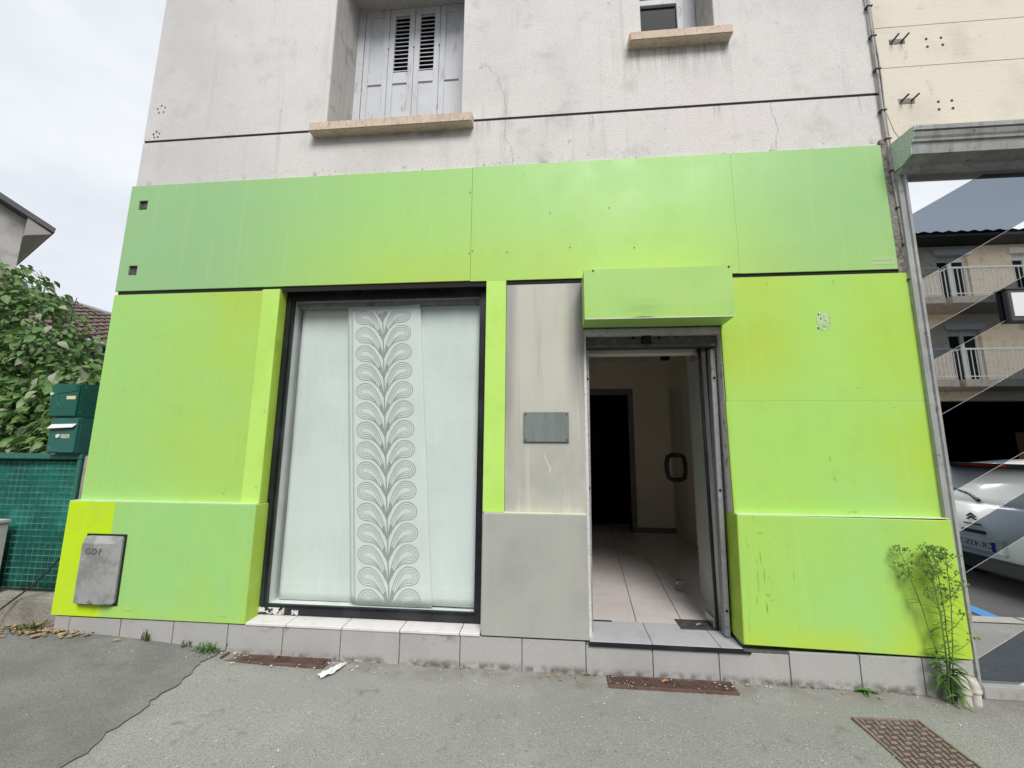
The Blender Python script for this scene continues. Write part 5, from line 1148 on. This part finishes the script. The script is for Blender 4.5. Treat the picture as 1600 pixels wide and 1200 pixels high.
for _ in range(80): scrap(ltb, rnd.uniform(-3.3, 2.3), rnd.uniform(-.16, -.052), rnd.uniform(.004, .012), .006)
for _ in range(120): scrap(ltb, rnd.gauss(-3.55, .22), rnd.gauss(-.07, .05), rnd.uniform(.010, .030), .012)
for _ in range(12): scrap(ltb, rnd.uniform(.3, 1.1), rnd.uniform(-.2, -.07), rnd.uniform(.006, .012), .014)
o = build('white_debris', ltw, 'litter_white', None, kind='stuff'); o['label'] = 'tiny white scraps and grit strewn over the pavement'; o['category'] = 'debris'
o = build('dry_leaf_litter', ltb, 'litter_brown', None, kind='stuff'); o['label'] = 'dry brown leaf litter along the foot of the wall'; o['category'] = 'leaf litter'
for x, y, r, lb in ((-1.765, -.072, .017, 'small orange leaf against the plinth above the left grate'), (.665, -.105, .020, 'small orange leaf on the grate before the door'), (.995, .26, .022, 'curled pale leaf on the floor plate inside the door')):
    d = MB(); zb = .195 if y > 0 else gz(x, y) + .016
    pts = [(x + r * 1.3 * math.cos(a) * (.8 if k % 2 else 1.1), y + r * .7 * math.sin(a), zb + .010 * abs(math.sin(a * 1.5))) for k, a in enumerate([2 * math.pi * q / 9 for q in range(9)])]
    d.add([(x, y, zb + .004)] + pts, [(0, q + 1, (q + 1) % 9 + 1) for q in range(9)])
    tag(build('fallen_leaf', d, 'litter_brown' if y > 0 else 'brick_orange', None, origin=(x, y, zb)), lb, 'fallen leaf', 'fallen leaves')

# grass and moss growing from the joint at the foot of the wall
def tuft(mb, x, y, n, h, spread, w=.004):
    for _ in range(n):
        bx, by = x + rnd.gauss(0, spread * .4), y + rnd.gauss(0, spread * .22); a = rnd.uniform(0, 6.28); l = h * rnd.uniform(.4, 1.1)
        dx, dy = math.cos(a) * spread * rnd.uniform(.2, 1), math.sin(a) * spread * .6 * rnd.uniform(.2, 1); z0 = gz(bx, by)
        sx_, sy_ = -math.sin(a) * w, math.cos(a) * w
        mb.add([(bx - sx_, by - sy_, z0), (bx + sx_, by + sy_, z0), (bx + dx * .5 + sx_ * .8, by + dy * .5 + sy_ * .8, z0 + l * .7), (bx + dx * .5 - sx_ * .8, by + dy * .5 - sy_ * .8, z0 + l * .7), (bx + dx, by + dy, z0 + l)], [(0, 1, 2, 3), (3, 2, 4)])
for lb, x, y, n, h, s, mm in (('straggly weed tuft at the left foot of the wall by the cable', -3.62, -.08, 70, .07, .16, 'moss'), ('grass tuft growing at the left end of the window grate', -2.25, -.085, 60, .055, .10, 'weed'), ('thin grass sprig against the plinth under the meter cover', -2.72, -.062, 16, .085, .04, 'moss'), ('small grass sprig on the plinth right of the meter cover', -2.42, -.066, 14, .05, .06, 'moss')):
    t = MB(); tuft(t, x, y, n, h, s); tag(build('grass_tuft', t, mm, None, origin=(x, y, gz(x, y))), lb, 'grass tuft', 'weeds at the foot of the wall')
ms = MB()
for _ in range(520):
    x = rnd.uniform(-3.4, 2.3)
    if mnoise.noise(Vector((x * 2.3, 3, 0))) < .05: continue
    tuft(ms, x, -.052 - abs(rnd.gauss(0, .006)), 2, .012, .010, .002)
o = build('moss_fringe', ms, 'moss_dirt', None, kind='stuff'); o['label'] = 'dark moss fringe along the foot of the plinth tiles'; o['category'] = 'moss'

def blade(mb, base, az, length, width, rise, droop, n=6):
    V = []; d = Vector((math.cos(az), math.sin(az), 0)); s = Vector((-math.sin(az), math.cos(az), 0))
    for i in range(n + 1):
        t = i / n; w = width * (math.sin(math.pi * min(1, t * .9 + .12)) ** .8) * .5 if i < n else .0005
        c = Vector(base) + d * length * t * math.cos(rise) + Vector((0, 0, length * (t * math.sin(rise) - droop * t * t)))
        V += [c - s * w + Vector((0, 0, w * .35)), c, c + s * w + Vector((0, 0, w * .35))]
    F = []
    for i in range(n):
        for k in (0, 1): a = i * 3 + k; F.append((a, a + 3, a + 4, a + 1))
    mb.add(V, F, 0, True)
ws = thing('tall_weed', 'tall flowering weed growing from the pavement before the lower right panel', 'weed', (2.245, -.085, gz(2.245, -.085)))
stems = [((2.235, -.085), [(2.215, -.09, .2), (2.165, -.095, .45), (2.115, -.10, .66), (2.075, -.10, .80)]), ((2.245, -.085), [(2.245, -.10, .2), (2.240, -.11, .45), (2.228, -.11, .70), (2.215, -.11, .82)]),
         ((2.25, -.08), [(2.262, -.10, .2), (2.262, -.11, .42), (2.250, -.12, .65), (2.240, -.12, .80)]), ((2.24, -.09), [(2.235, -.12, .2), (2.215, -.14, .42), (2.195, -.15, .60), (2.185, -.15, .73)]), ((2.25, -.09), [(2.26, -.12, .2), (2.275, -.13, .40), (2.285, -.14, .60), (2.285, -.14, .78)])]
def flowers(mb, c, n, r):
    for _ in range(n):
        q = Vector(c) + Vector((rnd.gauss(0, r), rnd.gauss(0, r * .7), rnd.gauss(0, r * .7)))
        mb.tube([q, q + Vector((rnd.uniform(-.002, .002), 0, .009))], [.0035, .0048], 5)
for (bx, by), pts in stems:
    P = [Vector((bx, by, gz(bx, by)))] + [Vector(q) for q in pts]
    fine_ = []
    for i in range(len(P) - 1):
        for k in range(4): fine_.append(P[i].lerp(P[i + 1], k / 4) + Vector((rnd.gauss(0, .0015), 0, 0)))
    fine_.append(P[-1])
    build('stem', MB().tube(fine_, [.0042 - .0026 * i / len(fine_) for i in range(len(fine_))], 6), 'weed_stem', ws)
    lf = MB(); fl_ = MB(); tw = MB()
    for k in range(38):
        t = rnd.uniform(.08, .94); i = t * (len(fine_) - 1); c = fine_[int(i)].lerp(fine_[min(int(i) + 1, len(fine_) - 1)], i % 1)
        blade(lf, c, rnd.choice([0, math.pi]) + rnd.uniform(-.9, .9) - .3, rnd.uniform(.04, .095) * (1.15 - .55 * t), .0095 * (1.3 - .7 * t), rnd.uniform(.1, .8), rnd.uniform(.25, .7))
    for k in range(15):
        t = rnd.uniform(.62, 1.0); i = t * (len(fine_) - 1); c = fine_[int(min(i, len(fine_) - 1))]
        a = rnd.uniform(0, 6.28); e = c + Vector((math.cos(a) * .055, math.sin(a) * .03, .045)) * rnd.uniform(.5, 1.15)
        tw.tube([c, c.lerp(e, .5) + Vector((0, 0, -.004)), e], [.0013, .001, .0008], 4); flowers(fl_, e, 6, .010)
    flowers(fl_, fine_[-1], 9, .011)
    build('leaves', lf, 'weed', ws, kind='stuff'); build('twigs', tw, 'weed_stem', ws, kind='stuff'); build('flower_heads', fl_, 'weed_flower', ws, kind='stuff')
for e, s in (((2.365, -.12, .62), (2.25, -.11, .50)), ((2.345, -.13, .46), (2.265, -.11, .36)), ((2.375, -.13, .34), (2.262, -.10, .24))):
    c = Vector(s); e = Vector(e); tw = MB().tube([c, c.lerp(e, .5) + Vector((0, 0, -.012)), e], [.0022, .0018, .0012], 5); build('side_shoot', tw, 'weed_stem', ws)
    fl_ = MB(); flowers(fl_, e, 12, .013); build('flower_heads', fl_, 'weed_flower', ws, kind='stuff')
lg_ = MB()
for k in range(30):     # broad leaves low on the plant
    blade(lg_, (2.245 + rnd.gauss(0, .02), -.10 + rnd.gauss(0, .02), rnd.uniform(.02, .24)), rnd.uniform(-3.3, -.3), rnd.uniform(.06, .13), rnd.uniform(.012, .022), rnd.uniform(.1, .9), rnd.uniform(.3, .9))
build('base_leaves', lg_, 'weed', ws, kind='stuff')
ws.location.x -= .035; ws.location.y -= .01
ro = thing('rosette_weed', 'small flat rosette weed in the joint below the lower right panel', 'weed', (1.80, -.072, 0))
for k in range(13): 
    lf = MB(); blade(lf, (1.80 + rnd.gauss(0, .006), -.072 + rnd.gauss(0, .005), gz(1.8, -.07) + .006), rnd.uniform(-3.3, .3) if k > 3 else rnd.uniform(0, 3.1), rnd.uniform(.05, .085), .020, rnd.uniform(.15, .5), rnd.uniform(.1, .35)); build('leaf', lf, 'weed', ro)
